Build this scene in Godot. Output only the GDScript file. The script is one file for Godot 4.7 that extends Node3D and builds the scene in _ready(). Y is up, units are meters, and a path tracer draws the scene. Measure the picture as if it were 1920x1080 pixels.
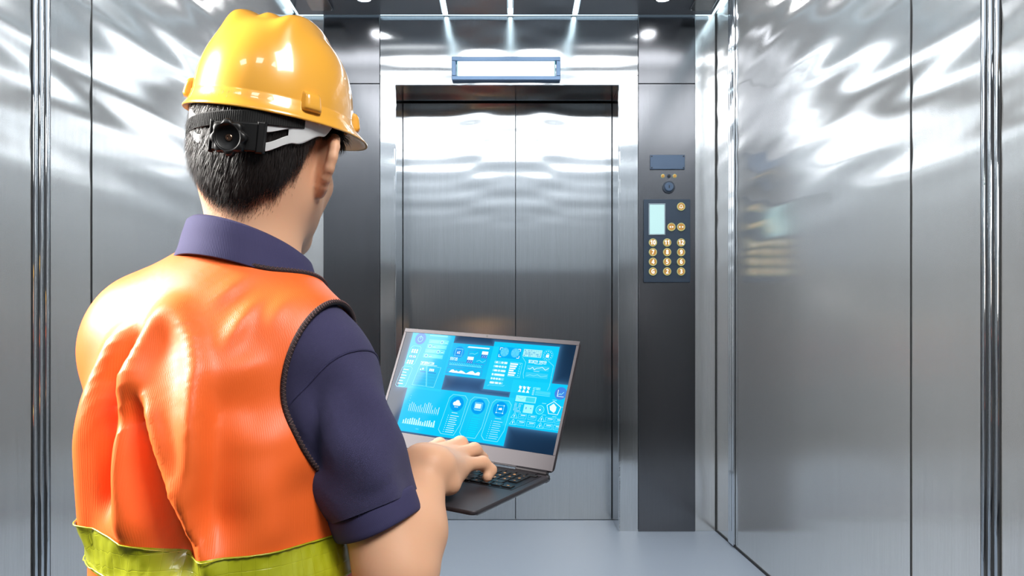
extends Node3D
# A man in a hard hat and orange vest works on a laptop in front of an open steel lift car.

# ---------------------------------------------------------------- mesh builder
class MB:
	var v := PackedVector3Array()
	var n := PackedVector3Array()
	var uv := PackedVector2Array()
	var idx := PackedInt32Array()
	var col := PackedColorArray()
	func put(p: Vector3, nn: Vector3, t := Vector2.ZERO) -> int:
		v.push_back(p); n.push_back(nn); uv.push_back(t)
		return v.size() - 1
	# corners counter-clockwise as seen from outside
	func tri(a: Vector3, b: Vector3, c: Vector3) -> void:
		var nn := (b - a).cross(c - a).normalized()
		var k := put(a, nn); put(b, nn, Vector2(1, 0)); put(c, nn, Vector2(1, 1))
		idx.append_array([k, k + 2, k + 1])
	func quad(a: Vector3, b: Vector3, c: Vector3, d: Vector3) -> void:
		var nn := (b - a).cross(d - a).normalized()
		if nn.length() < 0.5: nn = (c - b).cross(d - c).normalized()
		var w := (b - a).length(); var h := (d - a).length()
		var k := put(a, nn); put(b, nn, Vector2(w, 0)); put(c, nn, Vector2(w, h)); put(d, nn, Vector2(0, h))
		idx.append_array([k, k + 2, k + 1, k, k + 3, k + 2])
	# smooth grid of nu x nv points; u to the right and v up as seen from outside
	func grid(nu: int, nv: int, f: Callable, wrap := false, uvs := Vector2.ONE) -> void:
		var k := v.size()
		for j in nv:
			for i in nu:
				put(f.call(i, j), Vector3.ZERO, Vector2(float(i) / (nu - (0 if wrap else 1)), float(j) / (nv - 1)) * uvs)
		var i0 := idx.size()
		var w := nu if wrap else nu - 1
		for j in nv - 1:
			for i in w:
				var a := k + j * nu + i
				var b := k + j * nu + (i + 1) % nu
				idx.append_array([a, b + nu, b, a, a + nu, b + nu])
		smooth(i0)
	func smooth(i0: int) -> void:
		for t in range(i0, idx.size(), 3):
			var a := idx[t]; var b := idx[t + 2]; var c := idx[t + 1]
			var nn := (v[b] - v[a]).cross(v[c] - v[a])
			n[a] += nn; n[b] += nn; n[c] += nn
		for t in range(i0, idx.size()):
			var q := idx[t]
			if n[q].length_squared() > 0.0: n[q] = n[q].normalized()
	func out_quad(c: Vector3, p: Array) -> void:
		var nn: Vector3 = (p[1] - p[0]).cross(p[2] - p[0]) + (p[2] - p[0]).cross(p[3] - p[0])
		if nn.dot((p[0] + p[1] + p[2] + p[3]) / 4.0 - c) >= 0.0: quad(p[0], p[1], p[2], p[3])
		else: quad(p[1], p[0], p[3], p[2])
	# box with chamfered edges; u stays horizontal on upright faces
	func cbox(c: Vector3, s: Vector3, bev := 0.0, bs := Basis()) -> void:
		var h := s / 2.0
		bev = minf(bev, minf(h.x, minf(h.y, h.z)) * 0.95)
		var P := func(q: Vector3, ax: int) -> Vector3:
			var r := q * h
			for k in 3:
				if k != ax: r[k] -= q[k] * bev
			return c + bs * r
		var plane := [[2, 1], [0, 2], [0, 1]]
		for ax in 3:
			for sg in [-1.0, 1.0]:
				var pts := []
				for k in [[-1.0, -1.0], [1.0, -1.0], [1.0, 1.0], [-1.0, 1.0]]:
					var q := Vector3.ZERO
					q[ax] = sg; q[plane[ax][0]] = k[0]; q[plane[ax][1]] = k[1]
					pts.append(P.call(q, ax))
				out_quad(c, pts)
		if bev <= 0.0: return
		for ax in 3:
			var bx := (ax + 1) % 3
			var cx := (ax + 2) % 3
			for sb in [-1.0, 1.0]:
				for sc in [-1.0, 1.0]:
					var a := Vector3.ZERO
					a[ax] = -1; a[bx] = sb; a[cx] = sc
					var b := a
					b[ax] = 1
					out_quad(c, [P.call(a, bx), P.call(b, bx), P.call(b, cx), P.call(a, cx)])
		for x in [-1.0, 1.0]:
			for y in [-1.0, 1.0]:
				for z in [-1.0, 1.0]:
					var q := Vector3(x, y, z)
					var t := [P.call(q, 0), P.call(q, 1), P.call(q, 2)]
					if x * y * z > 0: tri(t[0], t[1], t[2])
					else: tri(t[0], t[2], t[1])
	# tube along points with radii; seg sides
	func tube(pts: Array, rad: Array, seg := 10, caps := true, squash := 1.0, up := Vector3.UP) -> void:
		var m := pts.size()
		var fr := []
		var prev := up
		for j in m:
			var t: Vector3 = (pts[mini(j + 1, m - 1)] - pts[maxi(j - 1, 0)]).normalized()
			var s := prev.cross(t)
			if s.length() < 1e-4: s = t.cross(Vector3(0.31, 0.2, 0.93))
			s = s.normalized()
			var u := t.cross(s).normalized()
			prev = u
			fr.append([s, u])
		var f := func(i: int, j: int) -> Vector3:
			var a := TAU * i / seg
			var r: float = rad[mini(j, rad.size() - 1)]
			return pts[j] + fr[j][0] * cos(a) * r + fr[j][1] * sin(a) * r * squash
		grid(seg, m, f, true)
		if caps:
			for e in [0, m - 1]:
				for i in range(1, seg - 1):
					var a: Vector3 = f.call(0, e); var b: Vector3 = f.call(i, e); var c: Vector3 = f.call(i + 1, e)
					if e == 0: tri(a, c, b)
					else: tri(a, b, c)
	# lathe round an axis: profile of Vector2(radius, along)
	func lathe(c: Vector3, ax: Vector3, prof: Array, seg := 24, sharp := true) -> void:
		ax = ax.normalized()
		var s := ax.cross(Vector3(0.2, 1, 0.1) if absf(ax.y) < 0.9 else Vector3(1, 0, 0.1)).normalized()
		var u := ax.cross(s)
		var ring := func(i: int, p: Vector2) -> Vector3:
			var a := TAU * i / seg
			return c + ax * p.y + (s * cos(a) + u * sin(a)) * p.x
		if sharp:
			for j in prof.size() - 1:
				grid(seg, 2, func(i: int, k: int): return ring.call(i, prof[j + k]), true)
		else:
			grid(seg, prof.size(), func(i: int, k: int): return ring.call(i, prof[k]), true)
	func mesh() -> ArrayMesh:
		var a := []
		a.resize(Mesh.ARRAY_MAX)
		a[Mesh.ARRAY_VERTEX] = v; a[Mesh.ARRAY_NORMAL] = n; a[Mesh.ARRAY_TEX_UV] = uv; a[Mesh.ARRAY_INDEX] = idx
		if col.size() == v.size() and v.size() > 0: a[Mesh.ARRAY_COLOR] = col
		var m := ArrayMesh.new()
		m.add_surface_from_arrays(Mesh.PRIMITIVE_TRIANGLES, a)
		return m

# ---------------------------------------------------------------- scene helpers
var used := {}
var M := {}

func numbered(called: String) -> String:
	var k: int = used.get(called, 0)
	used[called] = k + 1
	return called if k == 0 else "%s_%03d" % [called, k]

func part(called: String, b, m: Material, parent: Node3D) -> MeshInstance3D:
	var o := MeshInstance3D.new()
	o.name = called
	o.mesh = b.mesh() if b is MB else b
	o.material_override = m
	parent.add_child(o, true)
	return o

func tag(o: Node3D, label: String, category: String, group := "") -> Node3D:
	o.set_meta("label", label)
	o.set_meta("category", category)
	if group: o.set_meta("group", group)
	return o

func thing(called: String, label: String, category: String, at := Vector3.ZERO, group := "") -> Node3D:
	var o := Node3D.new()
	o.name = numbered(called)
	add_child(o, true)
	o.position = at
	tag(o, label, category, group)
	return o

func structure(called: String, at := Vector3.ZERO) -> Node3D:
	var o := Node3D.new()
	o.name = called
	add_child(o, true)
	o.position = at
	o.set_meta("kind", "structure")
	return o

func mat(c: Color, rough := 0.5, metal := 0.0) -> StandardMaterial3D:
	var m := StandardMaterial3D.new()
	m.albedo_color = c
	m.roughness = rough
	m.metallic = metal
	return m

func glow(c: Color, e: float) -> StandardMaterial3D:
	var m := mat(Color(0.9, 0.9, 0.9), 0.4)
	m.emission_enabled = true
	m.emission = c
	m.emission_energy_multiplier = e
	return m

func area(at: Vector3, towards: Vector3, size: Vector2, energy: float, c: Color, parent: Node3D = self, called := "lamp_light") -> AreaLight3D:
	var l := AreaLight3D.new()
	l.name = called
	l.area_size = size
	l.light_energy = energy
	l.light_color = c
	l.area_range = 14.0
	l.area_attenuation = 2.0
	l.shadow_enabled = true
	parent.add_child(l, true)
	var up := Vector3.UP if absf(towards.normalized().y) < 0.95 else Vector3(0, 0, -1)
	l.transform = Transform3D(Basis.looking_at(towards, up), at)
	return l

func box(c: Vector3, s: Vector3, bev := 0.0) -> MB:
	var b := MB.new()
	b.cbox(c, s, bev)
	return b

func _ready() -> void:
	# camera: level, one-point view, lens shifted down
	var cam := Camera3D.new()
	cam.name = "camera"
	cam.projection = Camera3D.PROJECTION_FRUSTUM
	cam.near = 0.05
	cam.far = 60.0
	cam.size = 0.05 * 1080.0 / 1400.0
	cam.frustum_offset = Vector2(0.0, 0.05 * 120.0 / 1400.0)
	cam.position = Vector3(0, 1.317, 0)
	add_child(cam)
	cam.current = true
	var we := WorldEnvironment.new()
	we.name = "environment"
	var e := Environment.new()
	e.background_mode = Environment.BG_COLOR
	e.background_color = Color(0.02, 0.02, 0.025)
	e.tonemap_mode = Environment.TONE_MAPPER_LINEAR
	e.tonemap_exposure = 1.1
	e.sdfgi_enabled = true
	e.ssao_enabled = true
	e.ssil_enabled = true
	we.environment = e
	add_child(we)
	build_materials()
	build_lamps()
	build_lobby()
	build_car()
	build_car_lights()
	build_panels()
	build_person()
	build_hat()
	build_laptop()

# ---------------------------------------------------------------- materials
func brushed(c: Color, rough: float, aniso: float, grain := 0.03) -> StandardMaterial3D:
	var m := mat(c, rough, 1.0)
	m.anisotropy_enabled = true
	m.anisotropy = aniso
	if grain > 0.0:
		var r := RandomNumberGenerator.new()
		r.seed = 11
		var im := Image.create(512, 256, false, Image.FORMAT_RGB8)
		var a := PackedFloat32Array(); a.resize(512)
		for x in 512: a[x] = r.randf_range(-1, 1)
		for y in 256:
			for x in 512:
				if r.randf() < 0.03: a[x] = r.randf_range(-1, 1)
				var g := clampf(1.0 - grain + grain * a[x], 0, 1)
				im.set_pixel(x, y, Color(g, g, g))
		m.albedo_texture = ImageTexture.create_from_image(im)
		m.uv1_scale = Vector3(1.6, 0.8, 1)
	return m

func build_materials() -> void:
	M.steel = brushed(Color(0.88, 0.885, 0.885), 0.15, 0.5)
	M.steel.metallic = 0.74
	M.steel_door = brushed(Color(0.78, 0.795, 0.805), 0.14, 0.85)
	M.steel_frame = brushed(Color(0.82, 0.835, 0.845), 0.13, 0.8)
	M.dark_steel = brushed(Color(0.45, 0.455, 0.47), 0.19, 0.0, 0.02)
	M.ceiling_steel = brushed(Color(0.64, 0.66, 0.69), 0.22, 0.0, 0.0)
	M.ceiling_steel.metallic = 0.75
	M.chrome = mat(Color(0.82, 0.84, 0.86), 0.06, 1.0)
	M.seam = mat(Color(0.09, 0.095, 0.1), 0.6)
	M.floor = mat(Color(0.55, 0.59, 0.64), 0.42)
	M.lintel = mat(Color(0.66, 0.68, 0.70), 0.5, 0.6)
	M.shell = mat(Color(0.3, 0.31, 0.32), 0.7)
	M.lobby_wall = mat(Color(0.6, 0.61, 0.63), 0.8)
	M.lobby_floor = mat(Color(0.13, 0.135, 0.145), 0.6)
	M.lobby_ceiling = mat(Color(0.72, 0.73, 0.75), 0.8)
	M.black = mat(Color(0.05, 0.05, 0.055), 0.45)
	M.light_white = glow(Color(1.0, 1.0, 1.0), 4.0)
	M.light_spot = glow(Color(1.0, 1.0, 1.0), 30.0)
	M.light_cool = glow(Color(0.86, 0.96, 1.0), 2.0)

# ---------------------------------------------------------------- lift car
const XL := -1.6
const XR := 1.501
const ZB := -5.488
const ZF := -2.1
const YC := 3.775

# a flat sheet standing in the plane of a wall: origin at its lower left as seen from inside; softly warped like pressed steel
func sheet(o: Vector3, u: Vector3, w: float, h: float, warp: Callable, nu: int, nv: int, t := 0.012, bev := 0.002) -> MB:
	var b := MB.new()
	var up := Vector3.UP
	var nn := u.cross(up).normalized()
	b.grid(nu, nv, func(i: int, j: int):
		var x := bev + (w - 2 * bev) * i / (nu - 1)
		var y := bev + (h - 2 * bev) * j / (nv - 1)
		return o + u * x + up * y + nn * warp.call(x, y), false, Vector2(w, h))
	var q := func(x: float, y: float, d: float) -> Vector3: return o + u * x + up * y + nn * d
	var c := o + u * w / 2 + up * h / 2 - nn * t
	var e := [[bev, bev, w - bev, bev, 0.0, 0.0, w, 0.0], [w - bev, bev, w - bev, h - bev, w, 0.0, w, h], [w - bev, h - bev, bev, h - bev, w, h, 0.0, h], [bev, h - bev, bev, bev, 0.0, h, 0.0, 0.0]]
	for k in e:
		b.out_quad(c, [q.call(k[0], k[1], 0), q.call(k[2], k[3], 0), q.call(k[6], k[7], -bev), q.call(k[4], k[5], -bev)])
		b.out_quad(c, [q.call(k[4], k[5], -bev), q.call(k[6], k[7], -bev), q.call(k[6], k[7], -t), q.call(k[4], k[5], -t)])
	b.out_quad(o + u * w / 2 + up * h / 2, [q.call(0, 0, -t), q.call(w, 0, -t), q.call(w, h, -t), q.call(0, h, -t)])
	return b

func flat(_x: float, _y: float) -> float:
	return 0.0

# pressed steel is never flat: low ripples that run level along the wall, drifting a little
func ripple(z: float, y: float, side: float) -> float:
	var a := smoothstep(1.75, 2.15, y)
	var d := 0.06 * sin(z * 1.3 + side) + 0.025 * sin(z * 3.1 + 1.0)
	var far := smoothstep(-3.6, -5.2, z)
	var r := 0.00130 * sin(TAU * (y + d * 0.5) / 0.235 + 0.4) + 0.00055 * sin(TAU * (y - d) / 0.142 + 1.9 + z * 0.6)
	r += far * (0.0007 * sin(z * 4.2 + y * 5.4 + 0.5) + 0.0003 * sin(z * 9.0 - y * 7.0))
	return a * r

func build_car() -> void:
	var nowarp := flat
	# --- floor of the car
	var fl := structure("floor")
	part("floor_sheet", box(Vector3((XL + XR) / 2, -0.06, (-5.9 + ZF) / 2), Vector3(XR - XL + 0.3, 0.12, 5.9 + ZF), 0.0), M.floor, fl)
	# --- back wall, with the recessed door in it
	var wb := structure("wall_back")
	part("backing", box(Vector3(-1.85, 2.0, ZB - 0.3), Vector3(0.45, 4.1, 0.5)), M.shell, wb)
	part("backing", box(Vector3(1.75, 2.0, ZB - 0.3), Vector3(0.45, 4.1, 0.5)), M.shell, wb)
	part("backing", box(Vector3(0, 3.7, ZB - 0.22), Vector3(3.4, 0.8, 0.36)), M.shell, wb)
	for x in [-1.24, 1.16]:
		part("backing", box(Vector3(x, 1.65, ZB - 0.24), Vector3(0.74, 3.3, 0.36)), M.shell, wb)
	part("corner_panel", sheet(Vector3(XL, 0, ZB), Vector3.RIGHT, 0.216, 3.86, nowarp, 2, 2), M.steel, wb)
	part("corner_panel", sheet(Vector3(1.345, 0, ZB), Vector3.RIGHT, 0.156, 3.86, nowarp, 2, 2), M.steel, wb)
	for d in [[-1.382, 0.412], [0.927, 0.416]]:
		part("dark_panel", sheet(Vector3(d[0], 0, ZB + 0.012), Vector3.RIGHT, d[1], 3.283, nowarp, 2, 2, 0.02), M.dark_steel, wb)
		part("dark_panel", sheet(Vector3(d[0], 3.287, ZB + 0.012), Vector3.RIGHT, d[1], 0.57, nowarp, 2, 2, 0.02), M.dark_steel, wb)
	# portal: two jamb faces and a header with mitred ends
	var pw := func(x: float, y: float) -> float:
		var d := 0.05 * cos(x * 3.4) + 0.02 * cos(x * 7.7)
		return 0.0007 * sin(TAU * (y + d) / 0.21 + 0.5) + 0.0002 * sin(TAU * (y - d) / 0.12)
	var hd := MB.new()
	var x0 := -0.968; var x1 := 0.925; var i0 := -0.855; var i1 := 0.784
	hd.grid(50, 60, func(i: int, j: int):
		var fy := float(j) / 59.0
		var y: float = 3.277 + 0.583 * fy
		var k := clampf((y - 3.277) / 0.075, 0, 1)
		var x := lerpf(lerpf(i0, x0, k), lerpf(i1, x1, k), i / 49.0)
		return Vector3(x, y, ZB + pw.call(x + 0.02, y)), false, Vector2(1.9, 0.58))
	part("door_header", hd, M.steel_frame, wb)
	for s in [[x0, i0], [x1, i1]]:
		var jb := MB.new()
		var l := minf(s[0], s[1]); var r := maxf(s[0], s[1])
		jb.grid(6, 240, func(i: int, j: int):
			var x := lerpf(l, r, i / 5.0)
			var top := 3.277 + 0.073 * absf(x - s[1]) / absf(s[0] - s[1])
			var y := top * j / 239.0
			return Vector3(x, y, ZB + 0.0008 * sin(TAU * y / 0.2 + 0.4 * x) * smoothstep(2.2, 2.6, y)), false, Vector2(0.12, 3.3))
		part("door_jamb", jb, M.steel_frame, wb)
	# reveal: the sides and soffit of the recess
	part("reveal", sheet(Vector3(i0, 0, ZB), Vector3(0, 0, -1), 0.37, 3.277, func(x: float, y: float): return 0.002 * sin(y * 7.0) * smoothstep(2.0, 2.8, y) * sin(x * 8.0), 8, 60), M.steel_frame, wb)
	part("reveal", sheet(Vector3(i1, 0, ZB - 0.37), Vector3(0, 0, 1), 0.37, 3.277, func(x: float, y: float): return 0.002 * sin(y * 7.0) * smoothstep(2.0, 2.8, y) * sin(x * 8.0), 8, 60), M.steel_frame, wb)
	var so := MB.new()
	so.cbox(Vector3((i0 + i1) / 2, 3.297, ZB - 0.185), Vector3(i1 - i0, 0.04, 0.368), 0.0)
	part("soffit", so, M.steel_frame, wb)
	part("header_edge", box(Vector3((i0 + i1) / 2, 3.279, ZB + 0.001), Vector3(i1 - i0 + 0.006, 0.006, 0.006), 0.002), M.chrome, wb)
	part("jamb_edge", box(Vector3(i0, 1.64, ZB + 0.001), Vector3(0.006, 3.277, 0.006), 0.002), M.chrome, wb)
	part("jamb_edge", box(Vector3(i1, 1.64, ZB + 0.001), Vector3(0.006, 3.277, 0.006), 0.002), M.chrome, wb)
	# --- the door: two leaves
	var dr := structure("door_1")
	var dw := func(x: float, y: float) -> float:
		var a := smoothstep(2.2, 2.5, y)
		var d := 0.045 * cos(x * 3.9) + 0.015 * cos(x * 8.1)
		return a * (0.00075 * sin(TAU * (y + d) / 0.19 + 0.9) * (0.7 + 0.3 * cos(x * 4.2)) + 0.0003 * sin(TAU * (y - d) / 0.11 + 2.0))
	var zd := -5.85
	part("door_leaf", sheet(Vector3(-0.852, 0.004, zd), Vector3.RIGHT, 0.878, 3.262, func(x: float, y: float): return dw.call(x - 0.852 + 0.03, y), 40, 300, 0.03), M.steel_door, dr)
	part("door_leaf", sheet(Vector3(0.030, 0.004, zd), Vector3.RIGHT, 0.75, 3.262, func(x: float, y: float): return dw.call(x, y), 36, 300, 0.03), M.steel_door, dr)
	part("shaft_backing", box(Vector3(-0.03, 1.7, -5.93), Vector3(1.8, 3.5, 0.06)), M.seam, dr)
	# --- side walls
	for s in [-1.0, 1.0]:
		var right: bool = s > 0
		var wl := structure("wall_right" if right else "wall_left")
		var X := XR if right else XL
		# u runs to the right as seen from inside; for the right wall that is towards the camera
		part("backing", box(Vector3(X + s * 0.09, 1.95, (ZB - 0.5 + ZF) / 2), Vector3(0.14, 4.1, -ZB + 0.5 + ZF)), M.shell, wl)
		# [z of the far edge, z of the near edge] of each sheet
		var cuts := [[-5.48, -5.128, 0], [-5.008, -2.81, 1], [-2.804, -2.388, 2], [-2.29, -2.1, 3]] if right else [[-5.48, -2.843, 1], [-2.836, -2.585, 2], [-2.485, -2.1, 3]]
		for c in cuts:
			var w: float = c[1] - c[0]
			var big: bool = w > 1.0
			var o := Vector3(X, 0.012, c[0]) if right else Vector3(X, 0.012, c[1])
			var zz: float = c[0] if right else c[1]
			var wv := func(x: float, y: float) -> float:
				return ripple(zz + x * s, y, s)
			part("wall_panel", sheet(o, Vector3(0, 0, s), w, 3.83, wv, maxi(4, int(w * 28)), 330, 0.012, 0.0006), M.steel, wl)
		for z in ([-2.807] if right else [-2.8395]):
			part("joint_strip", box(Vector3(X + s * 0.0035, 1.92, z), Vector3(0.012, 3.82, 0.008)), M.seam, wl)
		part("base_gap", box(Vector3(X + s * 0.004, 0.007, (ZB + ZF) / 2), Vector3(0.02, 0.014, -ZB + ZF)), M.seam, wl)
		part("corner_gap", box(Vector3(X - s * 0.002, 1.9, ZB + 0.005), Vector3(0.012, 3.8, 0.014)), M.seam, wl)
		if right:
			for z in [-5.11, -5.075, -5.033]:
				var t := MB.new()
				t.cbox(Vector3(X - 0.006, 1.88, z), Vector3(0.03, 3.74, 0.03), 0.009)
				part("chrome_strip", t, M.chrome, wl)
		# fluted chrome trim
		var z0 := -2.388 if right else -2.585
		var z1 := -2.29 if right else -2.485
		var tr := MB.new()
		tr.cbox(Vector3(X + s * 0.003, 1.91, (z0 + z1) / 2), Vector3(0.012, 3.82, z1 - z0), 0.0)
		part("trim_channel", tr, M.seam, wl)
		for k in 3:
			var b := MB.new()
			var zc := lerpf(z0, z1, (k + 0.5) / 3.0)
			b.grid(9, 90, func(i: int, j: int):
				var a := PI * i / 8.0
				var y := 3.82 * j / 89.0
				var wob := 0.0009 * sin(y * 11.0 + k * 2.0 + s) + 0.0006 * sin(y * 23.0 + k)
				return Vector3(X + s * 0.004 - s * sin(a) * (0.013 + wob), y, zc - s * cos(a) * 0.0135 + wob), false, Vector2(0.1, 3.8))
			part("chrome_bead", b, M.chrome, wl)
	# --- front wall above the open entrance
	var wf := structure("wall_front")
	part("backing", box(Vector3(-0.05, 3.12, ZF + 0.05), Vector3(3.2, 1.52, 0.08)), M.shell, wf)
	for k in 3:
		var w := (XR - XL) / 3.0
		part("lintel_panel", box(Vector3(XL + w * (k + 0.5), 3.08, ZF + 0.005), Vector3(w - 0.004, 1.42, 0.014), 0.002), M.lintel, wf)
	part("lintel_edge", box(Vector3((XL + XR) / 2, 2.365, ZF + 0.05), Vector3(XR - XL, 0.02, 0.13), 0.004), M.chrome, wf)
	# --- ceiling: slab with hung panels below it
	var ce := structure("ceiling")
	part("slab", box(Vector3(-0.05, 4.0, (-5.9 + ZF) / 2), Vector3(3.6, 0.16, 5.9 + ZF)), M.shell, ce)

func build_car_lights() -> void:
	var ce := get_node("ceiling")
	# columns of the hung ceiling: [left, right]
	var cols := [[XL + 0.045, -0.505], [-0.467, -0.031], [0.007, 0.44], [0.478, XR - 0.045]]
	var lit := [[-1.2, -0.56], [-0.36, -0.14], [0.11, 0.34], [0.53, 1.15]]
	var zb := ZB + 0.045
	# each column: its light windows as [left, right, back, front]; steel fills the rest
	var rows := [[-4.84, -4.58], [-4.34, -4.16], [-3.94, -3.48], [-3.41, -3.0], [-2.93, -2.5], [-2.43, -2.16]]
	var row_names := ["back row", "second row from the back", "third row from the back", "third row from the front", "second row from the front", "front row"]
	var col_names := ["against the left wall", "left of the middle joint", "right of the middle joint", "against the right wall"]
	for c in 4:
		var L: float = cols[c][0]; var R: float = cols[c][1]
		var z := zb
		for k in rows.size() + 1:
			var to: float = rows[k][0] if k < rows.size() else ZF
			part("ceiling_panel", box(Vector3((L + R) / 2, YC + 0.015, (z + to) / 2), Vector3(R - L, 0.03, to - z), 0.003), M.ceiling_steel, ce)
			if k == rows.size(): break
			z = rows[k][1]
			var w := [L + 0.05, R - 0.04, to, z]
			part("ceiling_panel", box(Vector3((L + w[0]) / 2, YC + 0.015, (to + z) / 2), Vector3(w[0] - L, 0.03, z - to), 0.003), M.ceiling_steel, ce)
			part("ceiling_panel", box(Vector3((w[1] + R) / 2, YC + 0.015, (to + z) / 2), Vector3(R - w[1], 0.03, z - to), 0.003), M.ceiling_steel, ce)
			var at := Vector3((w[0] + w[1]) / 2, YC + 0.008, (to + z) / 2)
			var sz := Vector2(w[1] - w[0], z - to)
			var o := thing("ceiling_light", "recessed white ceiling light in the %s, %s" % [row_names[k], col_names[c]], "ceiling light", at, "recessed lights of the lift ceiling")
			part("diffuser", box(Vector3.ZERO, Vector3(sz.x - 0.004, 0.016, sz.y - 0.004), 0.002), M.light_white, o)
			area(Vector3(0, -0.012, 0), Vector3.DOWN, sz, 0.65 * sz.x * sz.y, Color(0.96, 0.98, 1.0), o)
	# slim light fins along the joints between the ceiling panels
	var labels := ["slim white light fin along the left ceiling joint", "slim white light fin along the middle ceiling joint", "slim white light fin along the right ceiling joint"]
	for k in 3:
		var x: float = (cols[k][1] + cols[k + 1][0]) / 2
		var o := thing("ceiling_light_fin", labels[k], "ceiling light", Vector3(x, YC + 0.012, (zb + ZF) / 2), "light fins in the ceiling joints")
		part("diffuser", box(Vector3.ZERO, Vector3(0.03, 0.03, ZF - zb - 0.01), 0.003), M.light_cool, o)
	# cove light along the walls
	for c in [["cove_light", "cool white cove light along the top of the back wall", Vector3((XL + XR) / 2, YC + 0.04, ZB + 0.024), Vector3(XR - XL - 0.02, 0.02, 0.036)],
			["cove_light", "cool white cove light along the top of the left wall", Vector3(XL + 0.024, YC + 0.04, (ZB + ZF) / 2), Vector3(0.036, 0.02, ZF - ZB - 0.1)],
			["cove_light", "cool white cove light along the top of the right wall", Vector3(XR - 0.024, YC + 0.04, (ZB + ZF) / 2), Vector3(0.036, 0.02, ZF - ZB - 0.1)]]:
		var o := thing(c[0], c[1], "cove light", c[2])
		part("diffuser", box(Vector3.ZERO, c[3], 0.003), M.light_cool, o)
	for s in [-1.0, 1.0]:
		var o := thing("downlight", "small round downlight in the ceiling near the back %s corner" % ("left" if s < 0 else "right"), "downlight", Vector3(-1.03 if s < 0 else 1.05, YC, -5.185))
		var b := MB.new()
		b.lathe(Vector3.ZERO, Vector3.DOWN, [Vector2(0, -0.02), Vector2(0.062, -0.02), Vector2(0.062, 0.003), Vector2(0.058, 0.006), Vector2(0.05, 0.002)], 28)
		part("bezel", b, M.chrome, o)
		b = MB.new()
		b.lathe(Vector3.ZERO, Vector3.DOWN, [Vector2(0, -0.01), Vector2(0.05, -0.01), Vector2(0.05, 0.003), Vector2(0, 0.005)], 28)
		part("lens", b, M.light_spot, o)
		var sp := SpotLight3D.new()
		sp.name = "lamp_light"
		sp.light_energy = 0.25
		sp.light_size = 0.045
		sp.spot_range = 14.0
		sp.spot_attenuation = 2.0
		sp.spot_angle = 60.0
		sp.shadow_enabled = true
		o.add_child(sp, true)
		sp.position = Vector3(0, -0.03, 0)
		sp.rotation_degrees = Vector3(-90, 0, 0)
		var pl := thing("ceiling_plate", "flat square steel plate on the ceiling in the back %s corner" % ("left" if s < 0 else "right"), "ceiling plate", Vector3(-1.352 if s < 0 else 1.345, YC - 0.012, -5.09))
		part("plate", box(Vector3.ZERO, Vector3(0.155, 0.024, 0.48), 0.004), M.steel_frame, pl)
		for sc in [[-1, -1], [1, -1], [1, 1], [-1, 1]]:
			b = MB.new()
			b.lathe(Vector3(sc[0] * 0.066, -0.011, sc[1] * 0.228), Vector3.DOWN, [Vector2(0, 0), Vector2(0.005, 0), Vector2(0.004, 0.003), Vector2(0, 0.003)], 10)
			part("screw", b, M.chrome, pl)

# ---------------------------------------------------------------- lobby behind the camera
func build_lobby() -> void:
	var lf := structure("floor_lobby")
	part("floor_sheet", box(Vector3(0, -0.06, 0.45), Vector3(6.2, 0.12, 5.1)), M.lobby_floor, lf)
	part("sill", box(Vector3((XL + XR) / 2, 0.002, ZF + 0.03), Vector3(XR - XL, 0.01, 0.06), 0.002), M.chrome, lf)
	var lc := structure("ceiling_lobby")
	part("slab", box(Vector3(0, 3.98, 0.45), Vector3(6.2, 0.2, 5.1)), M.lobby_ceiling, lc)
	var a := structure("wall_lobby_left")
	part("slab", box(Vector3(-3.1, 1.95, 0.45), Vector3(0.2, 3.9, 5.1)), M.lobby_wall, a)
	a = structure("wall_lobby_right")
	part("slab", box(Vector3(3.1, 1.95, 0.45), Vector3(0.2, 3.9, 5.1)), M.lobby_wall, a)
	a = structure("wall_lobby_rear")
	part("slab", box(Vector3(0, 1.95, 3.05), Vector3(6.2, 3.9, 0.2)), M.lobby_wall, a)
	a = structure("wall_lobby_front")
	part("slab", box(Vector3(-2.36, 1.95, ZF + 0.03), Vector3(1.3, 3.9, 0.16)), M.lobby_wall, a)
	part("slab", box(Vector3(2.31, 1.95, ZF + 0.03), Vector3(1.4, 3.9, 0.16)), M.lobby_wall, a)

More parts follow.
